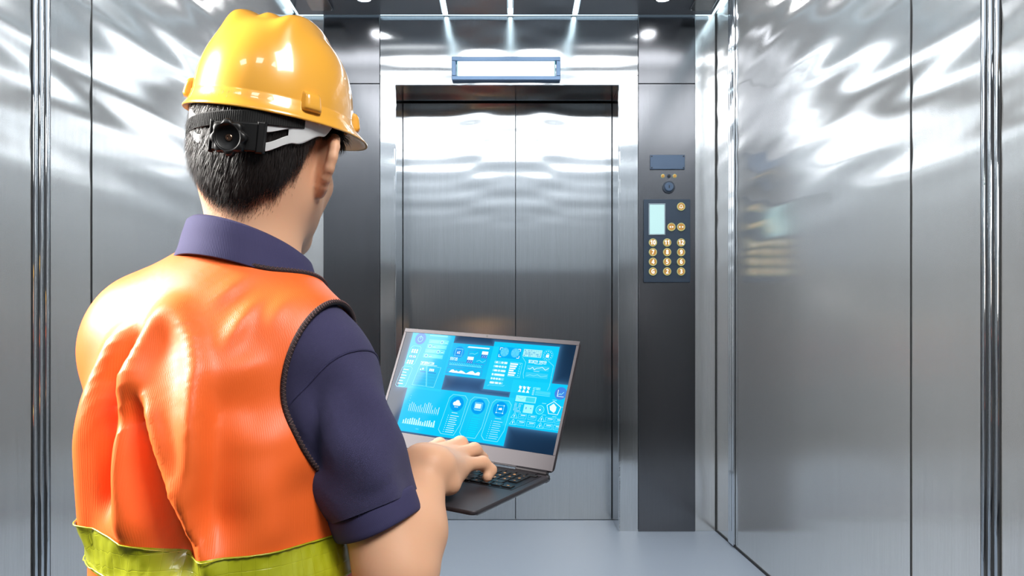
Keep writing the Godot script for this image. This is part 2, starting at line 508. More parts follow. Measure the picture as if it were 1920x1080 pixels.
func softbox(at: Vector3, target: Vector3, size: Vector2, energy: float, emit: float, hood: float, label: String) -> void:
	var o := thing("studio_softbox", label, "studio light", at, "studio lights for the man")
	var dir := (target - at).normalized()
	var bs := Basis.looking_at(dir)
	var b := MB.new()
	b.cbox(bs.z * 0.02, Vector3(size.x, size.y, 0.02), 0.004, bs)
	part("diffuser", b, glow(Color(1, 1, 1), emit), o)
	b = MB.new()
	var h := size / 2
	var ring := func(k: int, f: float, z: float) -> Vector3:
		var sx := [-1, 1, 1, -1]; var sy := [-1, -1, 1, 1]
		return bs * Vector3(sx[k % 4] * h.x * f, sy[k % 4] * h.y * f, z)
	for k in 4:  # deep black hood in front, tapering housing behind
		b.out_quad(Vector3.ZERO, [ring.call(k, 1.04, -hood), ring.call(k + 1, 1.04, -hood), ring.call(k + 1, 1.04, 0.035), ring.call(k, 1.04, 0.035)])
		b.out_quad(Vector3.ZERO, [ring.call(k, 1.04, -hood), ring.call(k + 1, 1.04, -hood), ring.call(k + 1, 1.01, -hood), ring.call(k, 1.01, -hood)])
		b.quad(ring.call(k + 1, 1.01, -hood), ring.call(k, 1.01, -hood), ring.call(k, 1.01, 0.035), ring.call(k + 1, 1.01, 0.035))
		b.out_quad(Vector3.ZERO, [ring.call(k, 1.04, 0.035), ring.call(k + 1, 1.04, 0.035), ring.call(k + 1, 0.25, 0.4), ring.call(k, 0.25, 0.4)])
	b.out_quad(Vector3.ZERO, [ring.call(0, 0.26, 0.4), ring.call(1, 0.26, 0.4), ring.call(2, 0.26, 0.4), ring.call(3, 0.26, 0.4)])
	part("housing", b, M.black, o)
	b = MB.new()
	var foot := Vector3((bs.z * 0.36).x, -at.y + 0.02, (bs.z * 0.36).z)
	b.tube([foot, bs.z * 0.36], [0.016, 0.014], 10)
	part("stand", b, M.black, o)
	for k in 3:
		var g := TAU * k / 3.0
		b = MB.new()
		b.tube([foot + Vector3(0, 0.35, 0), foot + Vector3(cos(g) * 0.38, -0.012, sin(g) * 0.38)], [0.009, 0.009], 8)
		part("leg", b, M.black, o)
	area(at - bs.z * 0.005, dir, size, energy, Color(1, 0.985, 0.96), self, "softbox_light")

func build_lamps() -> void:
	for x in [-1.5, 0.0, 1.5]:
		var o := thing("lobby_light", "flat square lobby ceiling light behind the camera, %s of three" % ("leftmost" if x < 0 else ("middle" if x == 0 else "rightmost")), "ceiling light", Vector3(x, 3.87, 1.9), "lobby ceiling lights")
		part("frame", box(Vector3.ZERO, Vector3(0.66, 0.03, 0.66), 0.006), M.chrome, o)
		part("diffuser", box(Vector3(0, -0.012, 0), Vector3(0.6, 0.02, 0.6), 0.004), M.light_cool, o)
		area(Vector3(0, -0.03, 0), Vector3.DOWN, Vector2(0.6, 0.6), 1.3, Color(1, 1, 1), o)
	softbox(Vector3(-2.0, 2.3, -0.85), Vector3(-0.45, 1.35, -1.0), Vector2(0.42, 0.9), 15.0, 6.0, 0.42, "tall studio softbox on a stand left of the man")
	softbox(Vector3(1.15, 3.2, 0.35), Vector3(-0.35, 1.4, -1.0), Vector2(0.95, 0.95), 5.5, 4.5, 0.3, "square studio softbox on a stand to the right behind the camera")

# ---------------------------------------------------------------- fittings on the back wall
func text_mesh(s: String, h: float, bold := true, depth := 0.0006) -> TextMesh:
	var f := SystemFont.new()
	f.font_names = PackedStringArray(["Droid Sans"])
	f.font_weight = 700 if bold else 400
	var t := TextMesh.new()
	t.text = s
	t.font = f
	t.font_size = 48
	t.pixel_size = h / 34.0
	t.depth = depth
	t.curve_step = 2.0
	return t

func disc(c: Vector3, r: float, h: float, bev: float, seg := 28) -> MB:
	var b := MB.new()
	b.lathe(c, Vector3(0, 0, 1), [Vector2(0, 0), Vector2(r, 0), Vector2(r, h - bev), Vector2(r - bev, h), Vector2(0, h)], seg)
	return b

func frame_box(c: Vector3, w: float, h: float, t: float, d: float, bev := 0.0015) -> MB:
	var b := MB.new()
	for s in [-1.0, 1.0]:
		b.cbox(c + Vector3(0, s * (h - t) / 2, 0), Vector3(w, t, d), bev)
		b.cbox(c + Vector3(s * (w - t) / 2, 0, 0), Vector3(t, h - 2 * t, d), bev)
	return b

func build_panels() -> void:
	var zf := ZB + 0.012
	# lit position display over the door
	M.disp_frame = mat(Color(0.42, 0.52, 0.64), 0.35, 0.5)
	M.disp_lit = glow(Color(0.97, 1.0, 1.0), 1.15)
	M.teal = mat(Color(0.25, 0.62, 0.68), 0.4)
	var o := thing("door_display", "blank white lit display in a blue grey frame above the lift door", "display", Vector3(-0.043, 3.389, ZB + 0.004))
	part("housing", frame_box(Vector3(0, 0, 0.016), 0.794, 0.170, 0.030, 0.036, 0.003), M.disp_frame, o)
	part("bezel", frame_box(Vector3(0, 0, 0.024), 0.722, 0.124, 0.005, 0.014, 0.001), M.teal, o)
	part("screen", box(Vector3(-0.002, 0, 0.014), Vector3(0.714, 0.116, 0.012), 0.001), M.disp_lit, o)
	area(Vector3(0, 0, 0.03), Vector3(0, 0, 1), Vector2(0.7, 0.11), 0.08, Color(0.95, 1, 1), o)
	# small plate, indicator lamps and key switch over the button panel
	M.slate = mat(Color(0.30, 0.37, 0.46), 0.38, 0.35)
	M.amber = glow(Color(0.9, 0.62, 0.28), 0.12)
	M.amber.albedo_color = Color(0.74, 0.54, 0.26)
	M.rim_pale = mat(Color(0.80, 0.80, 0.55), 0.35, 0.2)
	M.rim_pale.emission_enabled = true
	M.rim_pale.emission = Color(0.8, 0.8, 0.5)
	M.rim_pale.emission_energy_multiplier = 0.1
	M.glyph = glow(Color(0.88, 1.0, 0.92), 0.8)
	M.dark_plastic = mat(Color(0.2, 0.24, 0.29), 0.4)
	o = thing("sign_plate", "small blank blue grey plate with four screws above the lift buttons", "sign plate", Vector3(1.139, 2.707, zf))
	part("plate", box(Vector3(0, 0, 0.006), Vector3(0.254, 0.106, 0.012), 0.003), M.slate, o)
	for sx in [-1.0, 1.0]:
		for sy in [-1.0, 1.0]:
			part("screw", disc(Vector3(sx * 0.116, sy * 0.042, 0.011), 0.005, 0.003, 0.001, 12), M.black, o)
	var lamps := [[1.106, "small amber indicator lamp left above the key switch", true], [1.150, "small dark unlit indicator between two amber ones", false], [1.193, "small amber indicator lamp right above the key switch", true]]
	for k in lamps:
		o = thing("indicator_lamp", k[1], "indicator lamp", Vector3(k[0], 2.607, zf), "indicators above the key switch")
		part("collar", disc(Vector3.ZERO, 0.0145, 0.005, 0.002, 20), M.rim_pale if k[2] else M.slate, o)
		part("lens", disc(Vector3(0, 0, 0.004), 0.0105, 0.006, 0.003, 20), M.amber if k[2] else M.black, o)
	o = thing("key_switch", "round dark grey key switch above the lift buttons", "key switch", Vector3(1.148, 2.524, zf))
	part("ring", disc(Vector3.ZERO, 0.046, 0.012, 0.004, 36), M.dark_plastic, o)
	part("knob", disc(Vector3(0, 0, 0.010), 0.034, 0.016, 0.005, 36), M.slate, o)
	part("keyhole", box(Vector3(0, 0, 0.0255), Vector3(0.006, 0.022, 0.002), 0.0005), M.black, o)
	# button panel
	M.lcd = glow(Color(0.78, 0.96, 0.96), 0.66)
	M.lcd.albedo_color = Color(0.45, 0.52, 0.52)
	o = thing("button_panel", "dark blue grey panel with round amber floor buttons and a small pale screen", "button panel", Vector3(1.1345, 2.1305, zf))
	part("plate", box(Vector3(0, 0, 0.007), Vector3(0.341, 0.608, 0.014), 0.003), M.slate_dark if M.has("slate_dark") else panel_mat(), o)
	part("screen_frame", frame_box(Vector3(-0.074, 0.157, 0.016), 0.124, 0.232, 0.008, 0.008, 0.002), mat(Color(0.62, 0.68, 0.72), 0.3, 0.6), o)
	part("screen", box(Vector3(-0.074, 0.157, 0.0145), Vector3(0.108, 0.216, 0.004), 0.001), M.lcd, o)
	var xs := [-0.1045, -0.0005, 0.1015]
	var ys := [-0.0135, -0.084, -0.1545, -0.225]
	var names := [["10", "11", "12"], ["7", "8", "9"], ["4", "5", "6"], ["G", "2", "3"]]
	for r in 4:
		for c in 3:
			button(o, Vector3(xs[c], ys[r], 0.014), names[r][c])
	button(o, Vector3(0.1015, 0.249, 0.014), "bell")
	button(o, Vector3(0.031, 0.100, 0.014), "open")
	button(o, Vector3(0.1015, 0.100, 0.014), "close")

func panel_mat() -> StandardMaterial3D:
	M.slate_dark = mat(Color(0.235, 0.285, 0.345), 0.36, 0.4)
	return M.slate_dark

func button(panel: Node3D, at: Vector3, what: String) -> void:
	var b := part("button", disc(Vector3.ZERO, 0.025, 0.008, 0.002), M.amber, panel)
	b.position = at
	var ring := MB.new()
	ring.lathe(Vector3.ZERO, Vector3(0, 0, 1), [Vector2(0.030, 0), Vector2(0.030, 0.007), Vector2(0.0285, 0.0095), Vector2(0.0255, 0.0095), Vector2(0.0242, 0.0075)], 30)
	part("button_ring", ring, M.rim_pale, b)
	if what == "open" or what == "close":
		var m := MB.new()
		for s in [-1.0, 1.0]:
			var tip: float = s * (0.0155 if what == "open" else 0.003)
			var base: float = s * (0.004 if what == "open" else 0.0145)
			for z in [0.0088]:
				var p := [Vector3(tip, 0, z), Vector3(base, 0.0068, z), Vector3(base, -0.0068, z)]
				if (p[1] - p[0]).cross(p[2] - p[0]).z > 0: m.tri(p[0], p[1], p[2])
				else: m.tri(p[0], p[2], p[1])
				for k in 3:
					var u: Vector3 = p[k]; var w: Vector3 = p[(k + 1) % 3]
					m.out_quad((p[0] + p[1] + p[2]) / 3.0, [u, w, w - Vector3(0, 0, 0.001), u - Vector3(0, 0, 0.001)])
		part("symbol", m, M.glyph, b)
	elif what == "bell":
		var m := MB.new()
		var prof := [Vector2(-0.0135, -0.0085), Vector2(-0.0135, -0.006), Vector2(-0.010, -0.003), Vector2(-0.0085, 0.004), Vector2(-0.006, 0.0095), Vector2(-0.002, 0.0118), Vector2(0.002, 0.0118), Vector2(0.006, 0.0095), Vector2(0.0085, 0.004), Vector2(0.010, -0.003), Vector2(0.0135, -0.006), Vector2(0.0135, -0.0085)]
		for k in prof.size():   # outlined bell
			var p: Vector2 = prof[k]; var q: Vector2 = prof[(k + 1) % prof.size()]
			m.tube([Vector3(p.x, p.y, 0.0085), Vector3(q.x, q.y, 0.0085)], [0.0013], 6)
		m.lathe(Vector3(0, -0.011, 0.008), Vector3(0, 0, 1), [Vector2(0, 0), Vector2(0.003, 0), Vector2(0.003, 0.001), Vector2(0, 0.0012)], 12)
		part("symbol", m, M.glyph, b)
	else:
		var t := MeshInstance3D.new()
		t.name = "numeral"
		t.mesh = text_mesh(what, 0.031)
		t.material_override = M.glyph
		b.add_child(t, true)
		t.position = Vector3(0, 0.0, 0.0086)
		t.scale = Vector3(0.86, 1, 1)

# ---------------------------------------------------------------- the man
const BC := Vector3(-0.41, 0, -1.03)      # where he stands
const BYAW := 12.0
const HC := Vector3(-0.352, 1.60, -1.08) # centre of his head
var BB := Basis()
var HB := Basis()
var LB := Basis()                          # laptop
const LT := Vector3(-0.1035, 1.117, -1.3868)

func bp(x: float, y: float, z: float) -> Vector3:   # body frame: right, up, forward
	return BC + BB.x * x + Vector3.UP * y + BB.z * z
func hp(x: float, y: float, z: float) -> Vector3:   # head frame
	return HC + HB.x * x + HB.y * y + HB.z * z
func lp(x: float, y: float, z: float) -> Vector3:   # laptop frame: hinge along x, base towards +z
	return LT + LB * Vector3(x, y, z)
func to_head(p: Vector3) -> Vector3:
	var q := p - HC
	return Vector3(q.dot(HB.x), q.dot(HB.y), q.dot(HB.z))
func to_body(p: Vector3) -> Vector3:
	var q := p - BC
	return Vector3(q.dot(BB.x), q.y, q.dot(BB.z))

func frames() -> void:
	var a := deg_to_rad(BYAW)
	BB = Basis(Vector3(cos(a), 0, sin(a)), Vector3.UP, Vector3(sin(a), 0, -cos(a)))
	var hu := Vector3(0.14, 0.965, 0.13).normalized()
	var hf := Vector3(sin(deg_to_rad(6.0)), 0, -cos(deg_to_rad(6.0)))
	hf = (hf - hu * hf.dot(hu)).normalized()
	HB = Basis(hf.cross(hu), hu, hf)
	LB = Basis(Vector3(0.8906, -0.0772, 0.4482), Vector3(0.0496, 0.9961, 0.0729), Vector3(-0.4520, -0.0427, 0.8910)).orthonormalized()

func person_materials() -> void:
	M.skin = mat(Color(0.89, 0.69, 0.56), 0.48)
	M.skin.subsurf_scatter_enabled = true
	M.skin.subsurf_scatter_strength = 0.12
	M.skin.metallic_specular = 0.4
	var nz := FastNoiseLite.new()
	nz.seed = 4
	nz.frequency = 0.012
	M.hair = mat(Color(0.15, 0.125, 0.12), 0.4)
	M.hair_under = mat(Color(0.06, 0.05, 0.05), 0.6)
	M.navy = cloth(Color(0.225, 0.215, 0.36), 0.85, 260.0, 2)
	M.navy.rim_enabled = true
	M.navy.rim = 0.35
	M.navy_rib = cloth(Color(0.21, 0.2, 0.35), 0.85, 320.0, 1)
	M.vest = cloth(Color(1.0, 0.43, 0.17), 0.44, 150.0, 0)
	M.vest.metallic_specular = 0.5
	M.vest.rim_enabled = true
	M.vest.rim = 0.3
	M.vest.rim_tint = 0.8
	M.trim = mat(Color(0.17, 0.12, 0.13), 0.8)
	M.thread = mat(Color(0.45, 0.34, 0.34), 0.8)
	M.band = mat(Color(0.68, 0.70, 0.08), 0.16)
	M.band.clearcoat_enabled = true
	var bi := Image.create(64, 64, false, Image.FORMAT_RGB8)
	for y in 64:
		for x in 64:
			var g := 1.0 if x > 2 and y > 2 else 0.35
			bi.set_pixel(x, y, Color(g, g, g))
	M.band.heightmap_enabled = true
	M.band.heightmap_texture = ImageTexture.create_from_image(bi)
	M.band.heightmap_scale = 0.03
	M.band.uv1_scale = Vector3(52, 52, 1)
	M.trouser = mat(Color(0.16, 0.17, 0.2), 0.85)
	M.shoe = mat(Color(0.1, 0.08, 0.07), 0.5)
	M.eye = mat(Color(0.93, 0.92, 0.9), 0.2)

# woven look: fine relief over u, v in metres
func cloth(c: Color, rough: float, per_metre: float, weave: int) -> StandardMaterial3D:
	var m := mat(c, rough)
	var s := 64
	var im := Image.create(s, s, false, Image.FORMAT_RGB8)
	for y in s:
		for x in s:
			var u := TAU * x / s; var w := TAU * y / s
			var g := 0.5
			if weave == 0: g = 0.5 + 0.42 * sin(4.0 * u) + 0.08 * sin(8.0 * u + 4.0 * w)
			elif weave == 1: g = 0.5 + 0.5 * sin(4.0 * u)
			else: g = 0.5 + 0.25 * sin(4.0 * u) * sin(4.0 * w) + 0.25 * sin(8.0 * u + 4.0 * w)
			im.set_pixel(x, y, Color(g, g, g))
	m.heightmap_enabled = true
	m.heightmap_texture = ImageTexture.create_from_image(im)
	m.heightmap_scale = [0.009, 0.010, 0.09][weave]
	m.uv1_scale = Vector3(per_metre / 2.0, per_metre / 2.0, 1)
	if weave == 2:
		m.uv1_triplanar = true
		m.uv1_scale = Vector3.ONE * per_metre / 2.0
	return m

func torso_blob(loose: bool) -> Blob:
	var t := Blob.new()
	if loose:
		t.ell(Vector3(0.008, 1.21, -0.005), Vector3(0.160, 0.25, 0.132), 0.05)
		t.cap(Vector3(-0.018, 1.02, 0.0), Vector3(-0.018, 1.2, -0.01), 0.137, 0.131, 0.06)
		t.cap(Vector3(0.05, 1.02, 0.0), Vector3(0.045, 1.2, -0.01), 0.142, 0.136, 0.06)
		t.cap(Vector3(-0.02, 0.88, 0.005), Vector3(0.05, 0.88, 0.005), 0.142, 0.146, 0.08)
	else:
		t.ell(Vector3(0.008, 1.21, 0.0), Vector3(0.146, 0.24, 0.114), 0.05)
		t.ell(Vector3(0, 1.05, 0.01), Vector3(0.14, 0.2, 0.11), 0.06)
		t.ell(Vector3(0, 0.93, 0.0), Vector3(0.16, 0.14, 0.12), 0.06)
	t.cap(Vector3(-0.115, 1.322, 0.0), Vector3(0.125, 1.312, 0.005), 0.062, 0.060, 0.05)
	t.cap(Vector3(-0.130, 1.305, 0.02), Vector3(-0.09, 1.33, 0.0), 0.060, 0.062, 0.04)
	t.cap(Vector3(0.148, 1.290, 0.01), Vector3(0.11, 1.32, 0.0), 0.060, 0.062, 0.04)
	t.cap(Vector3(0.035, 1.405, 0.04), Vector3(-0.10, 1.355, 0.01), 0.060, 0.056, 0.05)
	t.cap(Vector3(0.035, 1.405, 0.04), Vector3(0.12, 1.338, 0.015), 0.060, 0.054, 0.05)
	return t

func head_blob() -> Blob:
	var t := Blob.new()
	t.ell(Vector3(0, 0.035, -0.010), Vector3(0.084, 0.096, 0.105), 0.03)
	t.ell(Vector3(-0.002, -0.032, -0.046), Vector3(0.067, 0.062, 0.062), 0.04)   # back of the skull, above the nape
	t.ell(Vector3(0, -0.04, 0.032), Vector3(0.070, 0.088, 0.072), 0.04)
	for s in [-1.0, 1.0]:
		t.cap(Vector3(s * 0.058, -0.05, -0.005), Vector3(s * 0.02, -0.115, 0.07), 0.022, 0.02, 0.035)
		t.cap(Vector3(s * 0.05, -0.03, 0.068), Vector3(s * 0.035, -0.06, 0.08), 0.02, 0.016, 0.03)   # cheek
		t.cap(Vector3(s * 0.015, 0.018, 0.093), Vector3(s * 0.048, 0.02, 0.078), 0.012, 0.012, 0.02)   # brow
		t.cap(Vector3(0, -0.053, 0.115), Vector3(s * 0.012, -0.055, 0.106), 0.010, 0.008, 0.012)        # nostril wing
	t.cap(Vector3(-0.012, -0.115, 0.082), Vector3(0.012, -0.115, 0.082), 0.022, 0.022, 0.03)
	t.cap(Vector3(0, 0.0, 0.102), Vector3(0, -0.047, 0.122), 0.009, 0.013, 0.018)
	t.cap(Vector3(-0.022, -0.077, 0.094), Vector3(0.022, -0.077, 0.094), 0.009, 0.009, 0.012)
	t.cap(Vector3(-0.018, -0.089, 0.093), Vector3(0.018, -0.089, 0.093), 0.009, 0.009, 0.008)
	# neck, down into the shoulders
	var nb := to_head(bp(0.032, 1.37, 0.035))
	t.cap(Vector3(0, -0.03, -0.03), nb, 0.060, 0.070, 0.04)
	t.cap(to_head(bp(0.032, 1.39, 0.03)), to_head(bp(-0.07, 1.345, 0.01)), 0.055, 0.05, 0.05)
	t.cap(to_head(bp(0.032, 1.39, 0.03)), to_head(bp(0.10, 1.345, 0.015)), 0.055, 0.05, 0.05)
	# ears: a curved flap standing out from its root, with a rolled edge and a lobe
	for s in [-1.0, 1.0]:
		var rim := [Vector3(0.087, 0.033, 0.005), Vector3(0.096, 0.038, -0.007), Vector3(0.104, 0.034, -0.020), Vector3(0.109, 0.023, -0.031), Vector3(0.110, 0.008, -0.037), Vector3(0.107, -0.008, -0.037), Vector3(0.101, -0.022, -0.032), Vector3(0.095, -0.034, -0.025), Vector3(0.090, -0.043, -0.019)]
		var root := [Vector3(0.080, 0.024, -0.002), Vector3(0.082, 0.023, -0.008), Vector3(0.083, 0.018, -0.013), Vector3(0.083, 0.011, -0.016), Vector3(0.083, 0.002, -0.017), Vector3(0.082, -0.008, -0.018), Vector3(0.081, -0.018, -0.018), Vector3(0.080, -0.027, -0.017), Vector3(0.079, -0.035, -0.016)]
		var pts := []
		for k in rim.size():
			var flat := Vector3.ZERO if s > 0 else Vector3(-0.007, 0, 0.014)
			var a: Vector3 = (rim[k] + flat) * Vector3(s, 1, 1); var b: Vector3 = (root[k] + flat * 0.5) * Vector3(s, 1, 1)
			pts.append(a)
			t.cap(b, a, 0.0050, 0.0038, 0.007)
			if k > 0:   # fill between the ribs of the flap
				t.cap(b.lerp((root[k - 1] + flat * 0.5) * Vector3(s, 1, 1), 0.5), a.lerp(pts[k - 1], 0.5), 0.0050, 0.0038, 0.007)
		t.chain(pts, [0.0048, 0.0052, 0.0054, 0.0054, 0.0053, 0.0053, 0.0056, 0.0064, 0.0068], 0.006)
	return t

# bones of the right arm and hand, world
func arm_points() -> Dictionary:
	var d := {}
	d.sh = bp(0.156, 1.296, 0.01)
	d.el = Vector3(-0.152, 1.027, -0.985)
	var h := func(x: float, y: float, z: float) -> Vector3: return lp(x - 0.014, y - 0.001, z + 0.010)
	d.wr = h.call(0.124, 0.0575, 0.260)
	d.M = [h.call(0.058, 0.050, 0.150), h.call(0.083, 0.053, 0.146), h.call(0.105, 0.048, 0.151), h.call(0.124, 0.038, 0.161)]
	d.P = [h.call(0.046, 0.051, 0.102), h.call(0.083, 0.057, 0.095), h.call(0.113, 0.051, 0.100), h.call(0.140, 0.036, 0.118)]
	d.D = [h.call(0.043, 0.035, 0.076), h.call(0.083, 0.037, 0.069), h.call(0.116, 0.033, 0.077), h.call(0.150, 0.024, 0.108)]
	d.T = [h.call(0.042, 0.0155, 0.066), h.call(0.083, 0.0155, 0.059), h.call(0.116, 0.0155, 0.069), h.call(0.150, 0.0145, 0.119)]
	return d

func right_arm_blob() -> Blob:
	var t := Blob.new()
	var d := arm_points()
	var mid: Vector3 = d.el.lerp(d.wr, 0.38) + Vector3(0.004, -0.004, 0)
	t.cap(d.sh, d.sh.lerp(d.el, 0.5), 0.052, 0.048, 0.03)
	t.cap(d.sh.lerp(d.el, 0.5), d.el, 0.048, 0.047, 0.03)
	t.cap(d.el, mid, 0.048, 0.046, 0.035)
	t.cap(mid, d.wr, 0.046, 0.028, 0.018)
	# flattened wrist, and the knob of the ulna
	var across := LB.x
	t.cap(d.wr - across * 0.014, d.wr + across * 0.012, 0.0235, 0.023, 0.02)
	t.cap(d.wr + across * 0.016 + LB.y * 0.006 + LB.z * 0.008, d.wr + across * 0.018 + LB.y * 0.008 + LB.z * 0.012, 0.011, 0.011, 0.018)
	var mr := [0.0145, 0.015, 0.0145, 0.0135]
	for k in 4:
		var root: Vector3 = d.wr + across * (-0.015 + 0.011 * k) - LB.z * 0.012
		t.cap(root - LB.y * 0.004, d.M[k] - LB.y * 0.006, 0.021, mr[k], 0.018)
	t.cap(lp(0.140, 0.0275, 0.252), d.M[3] - LB.y * 0.012 + LB.z * 0.012, 0.0165, 0.013, 0.016)   # heel of the hand
	t.cap(lp(0.122, 0.036, 0.255), d.M[2] - LB.y * 0.008, 0.019, 0.0135, 0.016)
	t.cap(lp(0.066, 0.0400, 0.232), lp(0.038, 0.0310, 0.192), 0.017, 0.0145, 0.02)            # ball of the thumb
	t.cap(lp(0.038, 0.0310, 0.192), lp(0.018, 0.0230, 0.160), 0.0135, 0.011, 0.012)
	t.cap(lp(0.018, 0.0230, 0.160), lp(0.013, 0.0160, 0.137), 0.0108, 0.0085, 0.008)
	var r := [[0.0130, 0.0118, 0.0100, 0.0088], [0.0134, 0.0122, 0.0102, 0.0090], [0.0130, 0.0118, 0.0100, 0.0088], [0.0120, 0.0110, 0.0094, 0.0082]]
	for k in 4:
		t.cap(d.M[k], d.P[k], r[k][0], r[k][1], 0.010)
		t.cap(d.P[k], d.D[k], r[k][1], r[k][2], 0.005)
		t.cap(d.D[k], d.T[k], r[k][2], r[k][3], 0.005)
	return t

func left_arm_blob() -> Blob:
	var t := Blob.new()
	var sh := bp(-0.125, 1.30, 0.04)
	var el := bp(-0.115, 1.055, 0.10)
	var wr := lp(-0.125, -0.050, 0.20)
	t.cap(sh, el, 0.058, 0.046, 0.03)
	t.cap(el, el.lerp(wr, 0.4), 0.046, 0.043, 0.03)
	t.cap(el.lerp(wr, 0.4), wr, 0.043, 0.026, 0.03)
	# the palm lies under the laptop, fingers spread along its underside
	for k in 4:
		var x := -0.145 + 0.024 * k
		var m := lp(x, -0.040, 0.125)
		t.cap(wr + LB.x * (-0.012 + 0.009 * k), m, 0.018, 0.014, 0.015)
		var far := 0.055 if k in [1, 2] else 0.068
		t.cap(m, lp(x - 0.004 + 0.004 * k, -0.034, 0.09), 0.0115, 0.0105, 0.008)
		t.cap(lp(x - 0.004 + 0.004 * k, -0.034, 0.09), lp(x - 0.006 + 0.005 * k, -0.0335, far), 0.0105, 0.0085, 0.004)
	t.cap(wr - LB.x * 0.02, lp(-0.182, -0.035, 0.15), 0.016, 0.0125, 0.015)
	t.cap(lp(-0.182, -0.035, 0.15), lp(-0.213, -0.012, 0.132), 0.012, 0.0105, 0.008)
	t.cap(lp(-0.213, -0.012, 0.132), lp(-0.205, 0.011, 0.118), 0.0105, 0.0088, 0.004)
	return t

func box_of(b: Blob, pad := 0.012) -> AABB:
	var r := AABB(b.a[0], Vector3.ZERO)
	for i in b.kind.size():
		var g: float = maxf(b.ra[i], b.rb[i]) + pad
		var pts := [b.a[i] - Vector3.ONE * g, b.a[i] + Vector3.ONE * g, b.b[i] - Vector3.ONE * g, b.b[i] + Vector3.ONE * g] if b.kind[i] == 0 else [b.a[i] - b.b[i] * 1.1, b.a[i] + b.b[i] * 1.1]
		for p in pts: r = r.expand(p)
	return r

# mesh a blob given in a frame (right, up, forward), turned into the world
func blob_mesh(b: Blob, cell: float, fr: Basis, at: Vector3, lo = null, hi = null) -> MB:
	var bx := box_of(b)
	var m := nets(b.dist, bx.position if lo == null else lo, bx.end if hi == null else hi, cell)
	var mirror := fr.determinant() < 0.0
	for i in m.v.size():
		m.v[i] = at + fr * m.v[i]
	if mirror:
		for t in range(0, m.idx.size(), 3):
			var k := m.idx[t + 1]
			m.idx[t + 1] = m.idx[t + 2]; m.idx[t + 2] = k
	renormal(m)
	return m

# soft on its left, steep on its right, dying out at its ends
func ridge(p: Vector2, line: Array, left: float, right: float) -> float:
	var best := 1e9
	var side := 1.0
	var along := 0.0
	var run := 0.0
	var at := 0.0
	for i in line.size() - 1:
		var a: Vector2 = line[i]; var ab: Vector2 = line[i + 1] - a
		var l := ab.length()
		var raw := (p - a).dot(ab) / (l * l)
		var h := clampf(raw, 0, 1)
		var e := p - a - ab * h
		if e.length_squared() < best:
			best = e.length_squared()
			side = ab.cross(e) / l
			at = run + h * l
		run += l
	# blend the two sides softly over the crest
	var w := lerpf(left, right, smoothstep(-0.006, 0.006, side))
	return exp(-best / (w * w)) * smoothstep(0.0, 0.055, at) * smoothstep(run, run - 0.05, at)

func armhole(q: Vector3, right: bool) -> float:   # body frame; below 0 inside the hole
	if right:
		var x := minf((q.x - 0.235) / 0.128, 0.0)
		return Vector3(x, (q.y - 1.268) / 0.128, (q.z - 0.0) / 0.112).length() - 1.0
	var x2 := minf((-q.x - 0.215) / 0.05, 0.0)
	return Vector3(x2, (q.y - 1.26) / 0.11, (q.z - 0.045) / 0.07).length() - 1.0

